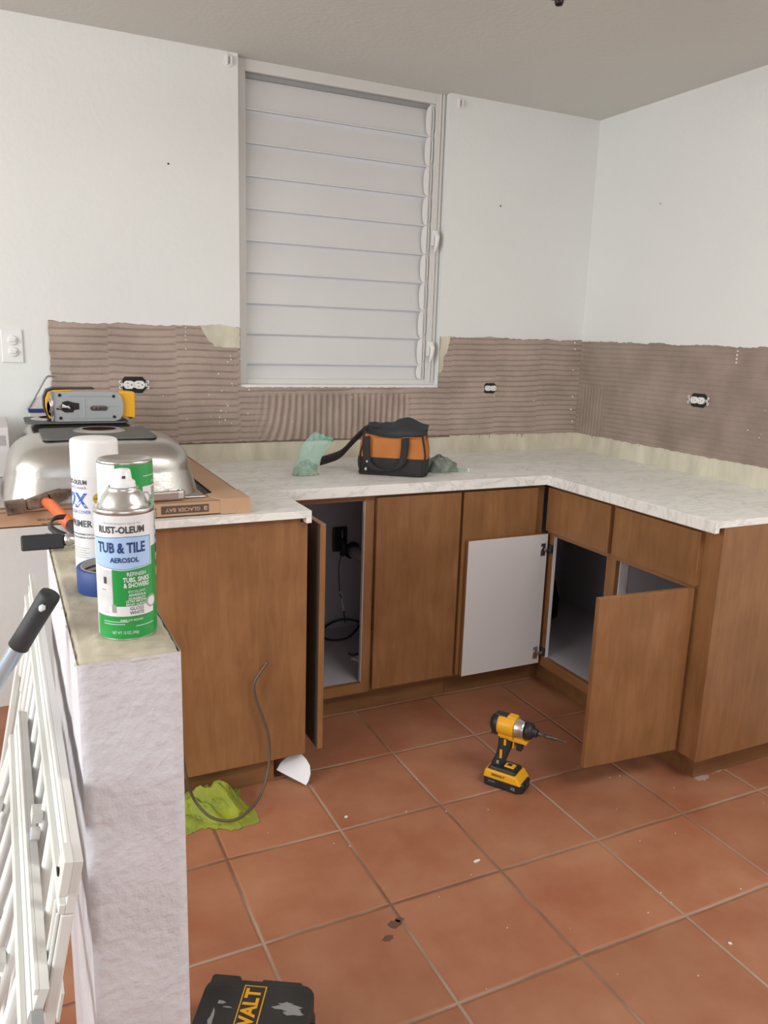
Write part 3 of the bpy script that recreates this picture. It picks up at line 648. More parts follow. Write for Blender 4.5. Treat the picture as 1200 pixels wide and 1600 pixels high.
# ------------------------------------------------------------------ jigsaw on the far bowl
jz = ZS + .0065
jig = thing('jigsaw', 'yellow and grey jigsaw lying on its side on the upturned sink', 'power tool', (-2.31, -.36, jz + .001))
b = MB()  # local: x along shoe, z up, -y toward camera
P = [(-.108, 0), (.082, 0), (.097, .006), (.105, .02), (.108, .035), (.108, .062), (.105, .077), (.097, .090), (.082, .096), (-.108, .098)]
b.prism(P, -.007, -.004, ALU, 'xz')
# pressed ribs and rims of the shoe
b.box(-.060, .075, -.0095, -.007, .010, .013, ALU); b.box(-.060, .075, -.0095, -.007, .082, .085, ALU); b.box(-.016, -.012, -.0085, -.007, .016, .080, ALU); b.box(-.02, .10, -.0085, -.007, .0475, .0495, ALU)
b.build('shoe_plate', jig, .0015)
b = MB(); b.tube([(-.112, -.008, .002), (-.112, -.008, .098)], .006, SILVER, 10); b.tube([(-.120, -.008, .03), (-.114, -.012, .05), (-.120, -.010, .075)], .0035, SILVER, 8); b.build('front_guard', jig)
b = MB(); b.prism([(-.100, .044), (-.090, .046), (-.080, .064), (-.066, .068), (-.045, .062), (-.030, .060), (-.030, .040), (-.046, .038), (-.050, .030), (-.075, .030), (-.085, .038), (-.100, .040)], -.0082, -.0072, DARKHOLE, 'xz'); b.build('blade_slot', jig)
b = MB(); b.box(-.084, -.060, -.014, -.008, .046, .052, SILVER); b.tube([(-.082, -.012, .056), (-.058, -.014, .044)], .0022, CAPW, 6); b.lathe([(0, -.014), (.006, -.014), (.006, -.008)], RUST, (-.088, 0, .046), 14, 'y'); b.build('blade_clamp', jig)
b = MB()
P = [(.012 + .0085 * math.cos(a), .043 + .0085 * math.sin(a)) for a in [PI / 2 + PI * k / 8 for k in range(9)]] + [(.050 + .0085 * math.cos(a), .043 + .0085 * math.sin(a)) for a in [-PI / 2 + PI * k / 8 for k in range(9)]]
b.prism(P, -.0084, -.0072, mat('slot_brown', (.06, .045, .04), .6), 'xz')
for x in (.018, .030): b.lathe([(0, -.0100), (.0045, -.0100), (.0045, -.0082)], RUST, (x, 0, .043), 12, 'y')
b.build('adjuster_slot', jig)
for x, z in ((-.088, .012), (-.088, .086), (.078, .014), (.078, .082)):
    b = MB(); b.lathe([(0, -.0088), (.0052, -.0088), (.0052, -.0072)], DARKHOLE, (x, 0, z), 14, 'y'); b.build('bolt_hole', jig)
b = MB()  # body behind the shoe
def jb(s, t):
    y = .000 + .175 * t; a = 2 * PI * s; sc = 1 - .25 * t
    hx = .108 * sc; hz = .038 * (1 - .1 * t); c, d = math.cos(a), math.sin(a)
    return (-.020 + math.copysign(abs(c) ** .5, c) * hx * (1 if c > 0 else 1.0), y, .044 + math.copysign(abs(d) ** .6, d) * hz)
b.grid(jb, 32, 8, BLACKP, True, True); b.raw([jb(k / 32, 1) for k in range(32)], [tuple(range(32))], BLACKP); b.raw([jb(k / 32, 0) for k in range(32)], [tuple(range(32))], BLACKP)
b.build('motor_body', jig)
b = MB(); b.prism([(-.110, .004), (-.122, .012), (-.128, .03), (-.132, .05), (-.131, .075), (-.122, .096), (-.104, .102), (-.05, .1035), (-.05, .099), (-.098, .096), (-.108, .08), (-.108, .02)], .000, .075, YEL, 'xz'); b.build('front_shroud', jig, .003)
b = MB(); b.prism([(-.112, .000), (-.126, .010), (-.134, .03), (-.138, .05), (-.137, .078), (-.127, .101), (-.108, .108), (.02, .108), (.02, .104), (-.108, .104), (-.124, .096), (-.132, .075), (-.133, .05), (-.128, .03), (-.121, .012)], .006, .070, BLACKP, 'xz'); b.build('rubber_trim', jig, .001)
b = MB(); b.prism([(.098, .014), (.135, .010), (.147, .010), (.149, .094), (.108, .098), (.098, .090)], .004, .060, YEL, 'xz'); b.box(.128, .140, .01, .05, .005, .012, BLACKP); b.build('rear_housing', jig, .004)

# ------------------------------------------------------------------ things around the sink
o = thing('printed_carton', 'white and mauve printed carton beside the sink at the left frame edge', 'box', (-2.63, -.27, TZ1))
b = WB(o); b.box(-2.76, -2.555, -.42, -.10, TZ1 + .006, 1.118, CARDW); b.build('carton', o, .002)
b = WB(o)
for k in range(7): b.box(-2.592 + k * .0042, -2.590 + k * .0042, -.4208, -.4201, 1.062, 1.094, GREYL)
b.build('barcode', o)
o = thing('small_box', 'small white box with navy base standing behind the jigsaw', 'box', (-2.43, -.055, .9145))
b = WB(o); b.box(-2.482, -2.36, -.062, -.022, TZ1 + .006, 1.128, CARDW); b.build('carton', o, .002)
b = WB(o); b.box(-2.484, -2.358, -.065, -.020, 1.128, 1.141, NAVY); b.build('navy_band', o)
b = WB(o); b.prism([(-2.484, 1.141), (-2.358, 1.141), (-2.372, 1.186), (-2.43, 1.187), (-2.462, 1.178)], -.062, -.022, CARDW, 'xz'); b.build('lid', o, .002)
b = MB(); b.tube(smooth([(-2.487, -.062, 1.139), (-2.470, -.064, 1.165), (-2.445, -.06, 1.208), (-2.424, -.05, 1.243), (-2.414, -.04, 1.254), (-2.402, -.02, 1.254), (-2.392, -.006, 1.250)]), .003, GREYL, 8)
tag(b.build('power_cord'), 'thin grey cord bending from the small white box up to the wall', 'cord')

# hammer, head on the tray edge, handle towards the camera
ham = thing('hammer', 'rusty claw hammer with orange and black grip on the edge of the carton', 'hammer', (-2.48, -.93, .96))
b = WB(ham)
def hbox(p0, p1, w0, w1, h0, h1, m):
    p0, p1 = Vector(p0), Vector(p1); t = (p1 - p0).normalized(); sd = t.cross(Vector((0, 0, 1))).normalized(); up = sd.cross(t)
    vs = []
    for p, w_, h_ in ((p0, w0, h0), (p1, w1, h1)):
        for a, c in ((-1, -1), (1, -1), (1, 1), (-1, 1)): vs.append(tuple(p + sd * a * w_ / 2 + up * c * h_ / 2))
    b.raw(vs, [(0, 1, 2, 3), (4, 7, 6, 5), (0, 4, 5, 1), (1, 5, 6, 2), (2, 6, 7, 3), (3, 7, 4, 0)], m)
hbox((-2.578, -.955, .974), (-2.530, -.950, .979), .034, .032, .034, .034, RUST); hbox((-2.530, -.950, .979), (-2.475, -.940, .990), .026, .030, .026, .034, RUST)
hbox((-2.475, -.940, .990), (-2.435, -.920, 1.000), .032, .036, .034, .024, RUST); hbox((-2.435, -.928, 1.000), (-2.385, -.890, .998), .014, .010, .020, .008, RUST); hbox((-2.435, -.912, 1.000), (-2.385, -.886, .998), .014, .010, .020, .008, RUST)
b.build('hammer_head', ham, .003)
b = WB(ham); b.tube([(-2.485, -.950, .986), (-2.470, -.985, .982), (-2.45, -1.05, .965), (-2.435, -1.10, .953)], [.013, .016, .016, .018], ORANGE_H, 14, .8); b.build('orange_sleeve', ham)
b = WB(ham); b.tube([(-2.436, -1.095, .954), (-2.425, -1.15, .946), (-2.41, -1.25, .93)], [.0165, .0155, .017], BLACKP, 14, .8); b.build('grip', ham)
# small metal bar lying on the carton edge
o = thing('utility_knife', 'flat grey metal utility knife lying on the front edge of the carton', 'knife', (-2.15, -.84, TZ1))
b = WB(o); b.M = b.M @ Matrix.Translation((-2.195, -.903, TZ1 + .0035)) @ Matrix.Rotation(.10, 4, 'Z')
P = [(-.085, -.011), (.06, -.013), (.078, -.010), (.085, 0), (.080, .010), (.06, .014), (-.085, .013)]
b.prism(P, 0, .027, SILVER); b.build('knife_body', o, .005, 3)
b = WB(o); b.M = b.M @ Matrix.Translation((-2.195, -.903, TZ1 + .0305)) @ Matrix.Rotation(.10, 4, 'Z'); b.box(.035, .06, -.004, .004, 0, .003, SILVER); b.lathe([(0, .003), (.003, .003), (.003, 0)], SILVER, (.072, .002, 0), 10); b.build('slider', o, .001)

# ------------------------------------------------------------------ spray cans and tape on the half wall
R = .0331
class Wrap:
    """lays flat shapes round a can of radius r; u runs to the right as the camera sees it"""
    def __init__(s, r, a0, flip=False, h=0): s.r = r; s.a0 = a0; s.flip = flip; s.h = h
    def P(s, u, v, e=0.0):
        if s.flip: u, v = -u, s.h - v
        a = s.a0 + u / s.r; R_ = s.r + e; return (R_ * math.sin(a), -R_ * math.cos(a), v)
    def rect(s, b, u0, u1, v0, v1, m, e=.0002, top=None, bot=None):
        n = max(2, int(abs(u1 - u0) / .002))
        f0 = bot if bot else (lambda u: v0); f1 = top if top else (lambda u: v1)
        vs = []
        for i in range(n + 1):
            u = u0 + (u1 - u0) * i / n; vs += [s.P(u, f0(u), e), s.P(u, f1(u), e)]
        b.raw(vs, [(2 * i, 2 * i + 2, 2 * i + 3, 2 * i + 1) for i in range(n)], m, True)
    def text(s, b, t, u, v, h, m, width=None, bold=0.0, e=.0005, skew=0):
        vv, f = text2d(t, h * 1.38, bold); ww = max(a for a, _ in vv) - min(a for a, _ in vv); k = width / ww if width else 1
        b.raw([s.P(u + a * k + skew * c, v + c, e) for a, c in vv], f, m)
def can_tub_label(b, wr, full=True):
    wr.rect(b, -.104, .104, .004, .150, LABW, .0001)
    # green ground: bottom band all round, tall block under the banner
    wr.rect(b, -.040, .070, .004, .0315, LABG, .0002)
    wr.rect(b, -.0125, .036, .0435, .0935, LABG, .0003); wr.rect(b, .0335, .060, .0315, .1105, LABG, .00025)
    wr.rect(b, -.018, .037, .0315, .0435, LABW, .0004)
    T = lambda u: .124 + .0016 - abs(u - .006) * .06; Bf = lambda u: .088 + .22 * max(0, u - .003) * .45 + .12 * max(0, -.003 - u)
    wr.rect(b, -.040, .036, 0, 0, LABW, .00045, lambda u: T(u) + .0012, lambda u: Bf(u) - .0016)
    wr.rect(b, -.038, .0345, 0, 0, NAVY, .0006, lambda u: T(u) + .0006, lambda u: Bf(u) - .0006)
    wr.rect(b, -.037, .0335, 0, 0, LABB, .00075, T, Bf)
    wr.text(b, 'TUB & TILE', -.002, .1125, .0120, NAVY, .056, .03, .0011)
    wr.text(b, 'AEROSOL', .002, .0985, .0058, NAVY, .032, .03, .0011)
    wr.text(b, 'RUST-OLEUM', -.001, .1335, .0078, TXTD, .054, .035, .0005)
    wr.text(b, 'TRUSTED QUALITY SINCE 1921', .0, .1412, .0020, GREYL, .044, .0, .0005)
    wr.text(b, 'REFINISH', .015, .0815, .0048, LABW, .022, .01, .0006)
    wr.text(b, 'TUBS, SINKS', .015, .0748, .0055, LABW, .031, .03, .0006)
    wr.text(b, '& SHOWERS', .015, .0682, .0055, LABW, .030, .03, .0006)
    for i, t in enumerate(('EXCELLENT', 'ADHESION &', 'DURABILITY')): wr.text(b, t, .015, .0608 - .0042 * i, .0030, LABW, .020, .02 if i else 0, .0006)
    for i, t in enumerate(('ULTRA SMOOTH', 'EPOXY ACRYLIC')): wr.text(b, t, .014, .0482 - .0038 * i + .001, .0028, LABW, .024, .02, .0006)
    wr.text(b, 'GLOSS', .014, .0403, .0042, TXTD, .016, .01, .0006); wr.text(b, 'WHITE', .014, .0352, .0042, TXTD, .0165, .01, .0006)
    n = 20; c = (.0335, .0455); b.raw([wr.P(c[0] + .0078 * math.cos(2 * PI * k / n), c[1] + .0078 * math.sin(2 * PI * k / n), .0006) for k in range(n)], [tuple(range(n))], mat('seal_grey', (.42, .36, .34), .5))
    b.raw([wr.P(c[0] + .0056 * math.cos(2 * PI * k / n), c[1] + .0056 * math.sin(2 * PI * k / n), .0007) for k in range(n)], [tuple(range(n))], LABW)
    for i in range(3): wr.rect(b, -.026 if i < 2 else .012, .004 - i * .004 if i < 2 else .036, .0245 - .003 * i, .0252 - .003 * i, LABW, .0004)
    wr.text(b, 'NET WT. 12 OZ. (340g)', .0, .0115, .0036, LABW, .030, .0, .0004)
    wr.text(b, 'PRIMER NOT REQUIRED', .008, .0265, .0024, LABW, .026, .01, .0004)
    # photo strip at the left of the label
    wr.rect(b, -.036, -.013, .0345, .086, mat('label_photo', (.62, .61, .63), .4, vscale=60, var=.12), .0003)
    wr.rect(b, -.024, -.020, .070, .078, TXTD, .0006); wr.rect(b, -.027, -.021, .062, .0633, GREYL, .0006); wr.rect(b, -.014, -.009, .036, .0455, GREYL, .0006)
    # instructions on the back
    for i in range(14): wr.rect(b, -.088, -.050 - .006 * ((i * 7) % 3), .060 + .0048 * i, .0612 + .0048 * i, GREYL, .0003)
    wr.text(b, 'DANGER', -.068, .046, .006, TXTR, .030, .03, .0004)
def can_body(b, h, shoulder=True):
    b.lathe([(0, .006), (.020, .005), (.029, .001), (R - .0022, 0), (R - .0002, .0012), (R - .0002, .003), (R - .0006, .0045)], SILVER)
    b.lathe([(R - .0002, .004), (R - .0002, h)], LABW)
def face_cam(x, y): return math.atan2(-(y + 3.139), (x + 2.571))
def can_angle(x, y):  # direction from can to camera, as angle used by Wrap (0 = -y)
    dx, dy = -2.571 - x, -3.139 - y; return math.atan2(dx, -dy)
def aerosol(name, label, x, y, flip=False, scale=1.0, turn=0.0, ztop=None):
    o = thing(name, label, 'spray can', (x, y, ZP + .001)); o.scale = (scale,) * 3
    h = .152
    def fm(b):
        if flip: b.M = Matrix.Translation((0, 0, .2000)) @ Matrix.Rotation(PI, 4, 'X')
        return b
    b = fm(MB()); can_body(b, h); b.build('can_body', o)
    b = MB(); wr = Wrap(R, can_angle(x, y) + turn)
    if flip:
        class W2(Wrap):
            def P(s, u, v, e=0.0):
                a = s.a0 - u / s.r; R_ = s.r + e; return (R_ * math.sin(a), -R_ * math.cos(a), .2000 - v)
        wr = W2(R, can_angle(x, y) + turn)
    can_tub_label(b, wr); b.build('label', o)
    b = fm(MB())
    b.lathe([(R - .0002, h - .002), (R + .0006, h), (R + .0006, h + .003), (R - .0006, h + .0045), (R - .003, h + .0038), (.0295, h + .001), (.0285, h + .001), (.0265, h + .008), (.0235, h + .016), (.0190, h + .0215), (.0175, h + .0230), (.0178, h + .0245), (.0168, h + .0265), (.0155, h + .0265), (.0150, h + .024)], SILVER); b.build('shoulder_ring', o)
    b = fm(MB()); b.lathe([(.0140, h + .024), (.0140, h + .0315), (.0128, h + .033), (.0105, h + .034), (.0090, h + .0445), (.0082, h + .0460), (0, h + .0465)], CAPW, seg=28)
    b.box(-.0018, .0018, -.0106, -.006, h + .0365, h + .0395, TXTD); b.build('nozzle', o, 0)
    return o
aerosol('spray_can', 'green and white tub and tile spray can standing upright at the front of half wall', -2.4508, -2.204, turn=math.radians(-6))
# the inverted one stands on its nozzle end: only its silver base ring shows on top
aerosol('spray_can', 'same green and white spray can turned upside down behind the front can', -2.4385, -2.134, flip=True, turn=math.radians(100))
# tall white primer can
tx, ty = -2.453, -1.925
o = thing('spray_can', 'tall white primer spray can with a white cap behind the blue tape', 'spray can', (tx, ty, ZP + .001))
b = MB(); can_body(b, .146); b.build('can_body', o)
b = MB(); b.lathe([(R + .0004, .1455), (R + .0006, .150), (R + .0002, .1935), (R - .001, .1970), (R - .004, .1985), (.012, .1990), (0, .1987)], CAPW); b.build('cap', o)
b = MB(); wr = Wrap(R, can_angle(tx, ty) + math.radians(-44))
wr.rect(b, -.104, .104, .004, .146, LABW, .0001)
wr.text(b, 'RUST-OLEUM', -.008, .1375, .0065, TXTD, .042, .03); wr.text(b, "painter's touch", -.008, .130, .005, mat('label_violet', (.22, .16, .42), .5), .040, 0)
wr.text(b, '2X', -.004, .1100, .0215, BLUE, .034, .03); wr.text(b, 'ULTRA COVER', -.003, .094, .0052, BLUE, .040, .0)
wr.text(b, 'PRIMER', -.002, .0765, .0098, TXTD, .040, .02); wr.text(b, 'FLAT WHITE SANDABLE TOP COAT', -.0, .0610, .0026, TXTD, .048, .02); wr.text(b, 'FOR WOOD METAL PLASTIC', -.0, .0560, .0026, TXTD, .044, .02)
n = 24; c = (.0285, .1145); b.raw([wr.P(c[0] + .0078 * math.cos(2 * PI * k / n), c[1] + .0078 * math.sin(2 * PI * k / n), .0005) for k in range(n)], [tuple(range(n))], GOLD)
wr.rect(b, c[0] - .0065, c[0] + .0065, c[1] - .0012, c[1] + .0012, mat('gold_dark', (.30, .17, .03), .4), .0008)
wr.text(b, 'HI-HIDE', .030, .1000, .0052, BLUE, .019, .03); wr.rect(b, .020, .040, .0952, .0958, BLUE, .0005)
for i in range(5): wr.rect(b, -.022, .012 - .004 * (i % 2), .040 - .0035 * i, .0408 - .0035 * i, GREYL, .0004)
b.build('label', o)
# tape roll
kx, ky = -2.447, -2.022
o = thing('tape_roll', 'roll of blue masking tape lying flat on the half wall among the cans', 'tape', (kx, ky, ZP + .001))
b = MB(); b.lathe([(.0402, .0005), (.0452, .0), (.0457, .0008), (.0457, .0322), (.0450, .033), (.0402, .0325)], TAPEB, seg=56)
b.build('tape', o)
b = MB(); b.lathe([(.0402, .0003), (.0402, .0332), (.0380, .0332), (.0380, .0003), (.0402, .0003)], TAPEC, seg=56)
for k in range(3): b.lathe([(.0379, .006 + .008 * k), (.0376, .007 + .008 * k), (.0379, .0095 + .008 * k)], TXTD, seg=40)
b.build('core', o)
# black handled scraper hanging over the left edge of the half wall
o = thing('scraper', 'black handled scraper with metal ferrule reaching over the left edge of half wall', 'scraper', (-2.50, -1.80, ZP))
b = WB(o); b.M = b.M @ Matrix.Translation((-2.523, -1.797, ZP + .0165)) @ Matrix.Rotation(math.radians(-2), 4, 'Z') @ Matrix.Rotation(math.radians(-9), 4, 'X')
b.box(-.034, .030, -.006, .006, -.0125, .0125, BLACKP); b.build('handle', o, .003)
b = WB(o); b.M = b.M @ Matrix.Translation((-2.523, -1.797, ZP + .0165)) @ Matrix.Rotation(math.radians(-2), 4, 'Z')
b.lathe([(.0, .030), (.009, .030), (.011, .036), (.008, .044), (.004, .05), (0, .052)], SILVER, (0, 0, .001), 14, 'x'); b.build('ferrule', o)
b = WB(o); b.box(-2.474, -2.43, -1.80, -1.77, ZP + .006, ZP + .009, SILVER); b.build('blade', o)
o = thing('plastic_hook', 'black curved plastic hook with a white cup behind the scraper', 'hook', (-2.5, -1.72, ZP))
b = WB(o); b.ribbon(smooth([(-2.480, -1.625, 1.094), (-2.497, -1.64, 1.096), (-2.507, -1.67, 1.091), (-2.500, -1.70, 1.086), (-2.480, -1.735, 1.082)]), (.003, .003, .004), .003, BLACKP)
b.prism([(-2.530, -1.725), (-2.515, -1.700), (-2.47, -1.728), (-2.455, -1.745), (-2.48, -1.752)], ZP + .002, ZP + .007, BLACKP); b.build('hook', o)
b = WB(o); b.lathe([(.016, 0), (.018, .012), (.0165, .013), (.0145, .001)], CAPW, (-2.462, -1.765, ZP + .001), 20); b.build('cup', o)

# ------------------------------------------------------------------ leaning steel grilles and the pole, left foreground
GR = {'x': -2.529, 'z': .94, 's': .2}
def GP(y, h, off):
    c = math.cos(math.atan(GR['s'])); n = math.sin(math.atan(GR['s']))
    return Vector((GR['x'] - h * n - off * c, y, GR['z'] - h * c + off * n))
def gbar(b, y0, y1, h0, h1, o0, o1, m=GRILLE):
    vs = [tuple(GP(y, h, o_)) for y in (y0, y1) for h in (h0, h1) for o_ in (o0, o1)]
    b.raw(vs, [(0, 1, 3, 2), (4, 6, 7, 5), (0, 4, 5, 1), (2, 3, 7, 6), (0, 2, 6, 4), (1, 5, 7, 3)], m)
def picket(b, y, h0, h1, o_, r=.0062):
    P = [GP(y, h0, o_), GP(y, h1 - r, o_), GP(y, h1 - r * .4, o_), GP(y, h1, o_)]; b.tube(P, [r, r, r * .75, r * .2], GRILLE, 10)
def grille(label, yn, yf, rail, pick, L_, npost=True):
    g = thing('steel_grille', label, 'grille', (-2.60, (yn + yf) / 2, 0), group=None)
    b = WB(g); gbar(b, yn, yf, 0, rail, 0, .009); gbar(b, yn, yf, rail - .010, rail, .009, .015); gbar(b, yn, yf, 0, .007, .009, .013); gbar(b, yn, yf, rail * .45, rail * .55, .009, .0105); b.build('top_rail', g, .002)
    if npost:
        b = WB(g); gbar(b, yn, yn + .030, rail + .0005, L_, 0, .012); gbar(b, yn + .003, yn + .007, rail + .0005, L_, .012, .016); gbar(b, yn + .023, yn + .027, rail + .0005, L_, .012, .016); b.build('post', g, .002)
    b = WB(g); gbar(b, yf - .026, yf, rail + .0005, L_, 0, .012); b.build('post', g, .002)
    y = yn + .085
    while y < yf - .03:
        b = WB(g); picket(b, y, rail - .008, pick, .007, .0068); b.build('picket', g)
        b = WB(g); picket(b, y + .036, rail - .008, L_ - .02, -.002, .0045); b.build('picket', g)
        y += .077
    b = WB(g); gbar(b, yn + .031, yf - .027, L_ - .03, L_, 0, .010); b.build('bottom_rail', g, .002)
    b = WB(g); gbar(b, yn + .031, yf - .027, pick - .004, pick + .030, -.010, -.007); b.build('middle_rail', g, .001)
    return g
def clip(g, y, h, o_):
    b = WB(g)
    gbar(b, y - .012, y + .012, h, h + .012, o_, o_ + .012); p = GP(y - .02, h + .02, o_ + .002); q = GP(y - .02, h + .02, o_ + .012); b.tube([p, q], .008, GRILLE, 10); b.tube([q, q + (q - p) * .05], .005, mat('clip_lens', (.45, .45, .62), .3), 10); b.build('latch', g, .001)
gA = grille('white steel grille leaning on the half wall, the rear one with the bent corner post', -2.428, -1.45, .055, .172, .955)
b = WB(gA); gbar(b, -2.432, -2.400, -.003, .034, .0095, .018); b.lathe([(0, 0), (.005, 0), (.005, .002), (0, .002)], DARKHOLE, tuple(GP(-2.412, .02, .020)), 10, 'x'); b.build('corner_bracket', gA, .001)
clip(gA, -2.19, .085, .012)
GR = {'x': -2.566, 'z': .835, 's': .33}
gB = grille('front white steel grille leaning over the other one with a broken rail end', -2.455, -1.86, .050, .185, .876, npost=False)
clip(gB, -1.98, .085, .014); clip(gB, -2.30, .085, .014)
b = WB(gB); gbar(b, -2.500, -2.457, .02, .034, 0, .012, ALU); gbar(b, -2.56, -2.50, .03, .06, .006, .016); b.lathe([(0, 0), (.004, 0), (.004, .002)], DARKHOLE, tuple(GP(-2.52, .045, .018)), 10, 'x'); b.build('end_bracket', gB, .001)

pole = thing('extension_pole', 'blue-grey extension pole with black grip leaning on the half wall', 'pole', (-2.99, -1.17, 0))
A = Vector((-2.5325, -2.164, 1.123)); Bp = Vector((-3.168, -1.877, 0.012)); dp = (Bp - A).normalized()
pole.location = (-3.168, -1.877, 0)
b = WB(pole); b.tube([A + dp * .072, A + dp * .078, Bp], [.0095, .0095, .0095], POLEM, 20); b.build('pole', pole)
b = WB(pole)
sd = Vector((.9, -.43, .03)); sd = (sd - dp * sd.dot(dp)).normalized()
b.tube([A, A + dp * .004, A + dp * .025, A + dp * .055, A + dp * .080, A + dp * .0805], [.0115, .0125, .0122, .0120, .0125, .0110], RUBBER, 24)
b.build('grip', pole)
b = WB(pole); fc = Vector((-.04, -.84, .25)); fc = (fc - dp * fc.dot(dp)).normalized(); q = A + dp * .015 + fc * .0116
b.tube([q - dp * .0045, q, q + dp * .0045], [.0022, .0042, .0022], CAPW, 12); b.build('hang_hole', pole)

# ------------------------------------------------------------------ tool bag
bag = thing('tool_bag', 'open black and orange canvas tool bag with shoulder strap on the back worktop', 'bag', (-1.22, -.42, .914), math.atan2(-.57, .82))
# local axes: x along the front, y towards the wall
def BL(x, y, z): return (x, y, z)
ox = .0
bx0, bx1, by0, by1 = -.118, .140, -.072, .060
def ring(t):  # t height 0..1 -> outline points of a rounded box with slack
    z = .004 + t * .162; P = []
    bul = .010 * math.sin(PI * min(t * 1.1, 1)); inn = -.012 * t
    hx = (bx1 - bx0) / 2 + bul + inn; hy = (by1 - by0) / 2 + bul * .8 + inn * .3; cx = (bx0 + bx1) / 2; cy = (by0 + by1) / 2
    for k in range(64):
        a = 2 * PI * k / 64; c, d = math.cos(a), math.sin(a)
        x = cx + math.copysign(abs(c) ** .32, c) * hx; y = cy + math.copysign(abs(d) ** .32, d) * hy
        wob = .004 * fbm(x * 20, y * 20, z * 14)
        zz = z
        if t > .9: zz += .010 * (y - cy) / hy - .010 * math.exp(-((x - cx + .02) / .05) ** 2) * (1 if y < cy else 0) + .006 * fbm(x * 9, y * 9, 1)
        P.append((x + wob, y + wob, zz))
    return P
def band(t0, t1, n, m, name, nz=8):
    b = MB(); rs = [ring(t0 + (t1 - t0) * i / nz) for i in range(nz + 1)]; vs = [p for r_ in rs for p in r_]
    b.raw(vs, [(i * 64 + j, i * 64 + (j + 1) % 64, (i + 1) * 64 + (j + 1) % 64, (i + 1) * 64 + j) for i in range(nz) for j in range(64)], m, True)
    if t0 == 0: b.raw(rs[0], [tuple(range(64))], m)
    return b
b = band(0, .41, 0, BAGB, ''); b.build('lower_body', bag)
b = band(.41, 1, 0, BAGO, '', 10); b.build('upper_body', bag)
b = MB(); r1 = ring(1.0); b.tube(r1 + [r1[0]], .0035, BAGB, 6)
for sx, sy in ((.128, -.070), (-.104, -.070), (.128, .055)):
    pts = []
    for t in (0, .15, .3, .5, .7, .85, 1.0):
        rr = ring(t); pts.append(min(rr, key=lambda p: (p[0] - sx * 1.1) ** 2 + (p[1] - sy * 1.1) ** 2))
    b.tube(pts, .0045, BAGB, 6)
r0 = ring(.03); b.tube(r0 + [r0[0]], .004, BAGB, 6)
b.build('piping', bag)
# opened lid: lining slumped over the mouth and standing up at the back
def lid(s, t):
    r_ = ring(1.0); 
    x = bx0 + .012 + s * (bx1 - bx0 - .020); y = by0 + .024 + t * (by1 - by0 - .020)
    up = .156 + .014 * (y) / .06
    rise = (.026 * math.exp(-((s - .66) / .22) ** 2) + .014) * (max(0, (t - .35)) / .65) ** .8
    sag = -.055 * math.sin(PI * min(1, t / .55)) * (1 if t < .55 else 0) * (.5 + .5 * math.sin(PI * s))
    return (x, y + .010 * t, up + rise + sag + .005 * fbm(x * 22, y * 22, 4.5))
b = MB(); b.grid(lid, 30, 18, BAGI); b.grid(lambda s, t: tuple(Vector(lid(s, t)) + Vector((0, .001, -.004))), 30, 18, BAGI)
b.build('lining_flap', bag)
# front handles
def webbing(b, pts, wv, th=.003): b.ribbon(smooth(pts, 5), wv, th, BAGB)
b = MB(); yf = by0 - .014
webbing(b, [(.060, yf + .010, .148), (.061, yf - .001, .110), (.056, yf - .004, .070), (.040, yf - .006, .040), (.005, yf - .010, .026), (-.045, yf - .008, .028), (-.078, yf - .005, .050), (-.083, yf - .004, .085), (-.086, yf - .001, .120), (-.088, yf + .010, .148)], (.0145, 0, .003) )
b.build('front_handle', bag)
b = MB(); b.box(-.084, -.076, yf - .012, yf - .006, .052, .060, SILVER); b.box(-.088, -.080, yf - .012, yf - .006, .022, .032, SILVER); b.build('buckle', bag, .001)
b = MB(); yr = ring(1.0)
ST = [(-.060, .050, .158), (-.098, .058, .160), (-.125, .062, .150), (-.165, .066, .110), (-.215, .066, .055), (-.262, .052, .034), (-.290, .035, .026)]
b.ribbon(smooth(ST, 6), (.008, -.018, .020), .004, BAGS); b.build('shoulder_strap', bag)

# ------------------------------------------------------------------ zip bags of spacers
ZX = .022
z1 = thing('zip_bag', 'teal zip bag with green seal standing over its clump of tile spacers', 'plastic bag', (-1.545, -.37, .914))
def zfilm(s, t):
    # a flattened, twisted pouch: wide clump at the foot, flared mouth leaning right
    K = [(-.036, .004, .050, .030, 0), (-.032, .028, .048, .028, .1), (-.020, .052, .044, .022, .2), (-.006, .082, .050, .018, .3), (.008, .108, .053, .012, .42), (.026, .130, .048, .006, .5), (.040, .148, .040, .003, .55)]
    q = t * (len(K) - 1); i = min(int(q), len(K) - 2); f_ = q - i
    cx, cz, hw, hd, tilt = [K[i][j] * (1 - f_) + K[i + 1][j] * f_ for j in range(5)]
    a = 2 * PI * s; u = hw * math.cos(a); d = hd * math.sin(a)
    n = .007 * fbm(math.cos(a) * 3, math.sin(a) * 3, t * 8); sl = -.55 * max(0, t - .35)
    x = cx + u * math.cos(sl) ; z = cz + u * math.sin(sl)
    return (-1.523 + x + n, -.37 + d + n, .914 + max(.002, z + n * .6))
b = WB(z1); b.grid(zfilm, 40, 30, FILM, True, True); b.build('bag_film', z1)
b = WB(z1)
p0, p1 = Vector(zfilm(.5, .90)), Vector(zfilm(0.0, .90)); b.tube([p0 + (p1 - p0) * .35 + Vector((0, -.010, .002)), p1 + Vector((0, -.008, .001))], .0028, ZIPG, 6); b.build('zip_seal', z1)
b = WB(z1)
def clump(s, t):
    a = 2 * PI * s; r_ = math.sin(PI * min(t, .98) * .5 + .0); rr = math.cos(t * PI / 2)
    n = 1 + .35 * fbm(math.cos(a) * 2.5, math.sin(a) * 2.5, t * 3 + 5)
    return (-1.560 + .043 * rr * math.cos(a) * n + .006, -.372 + .026 * rr * math.sin(a) * n, .9145 + .046 * r_ * n)
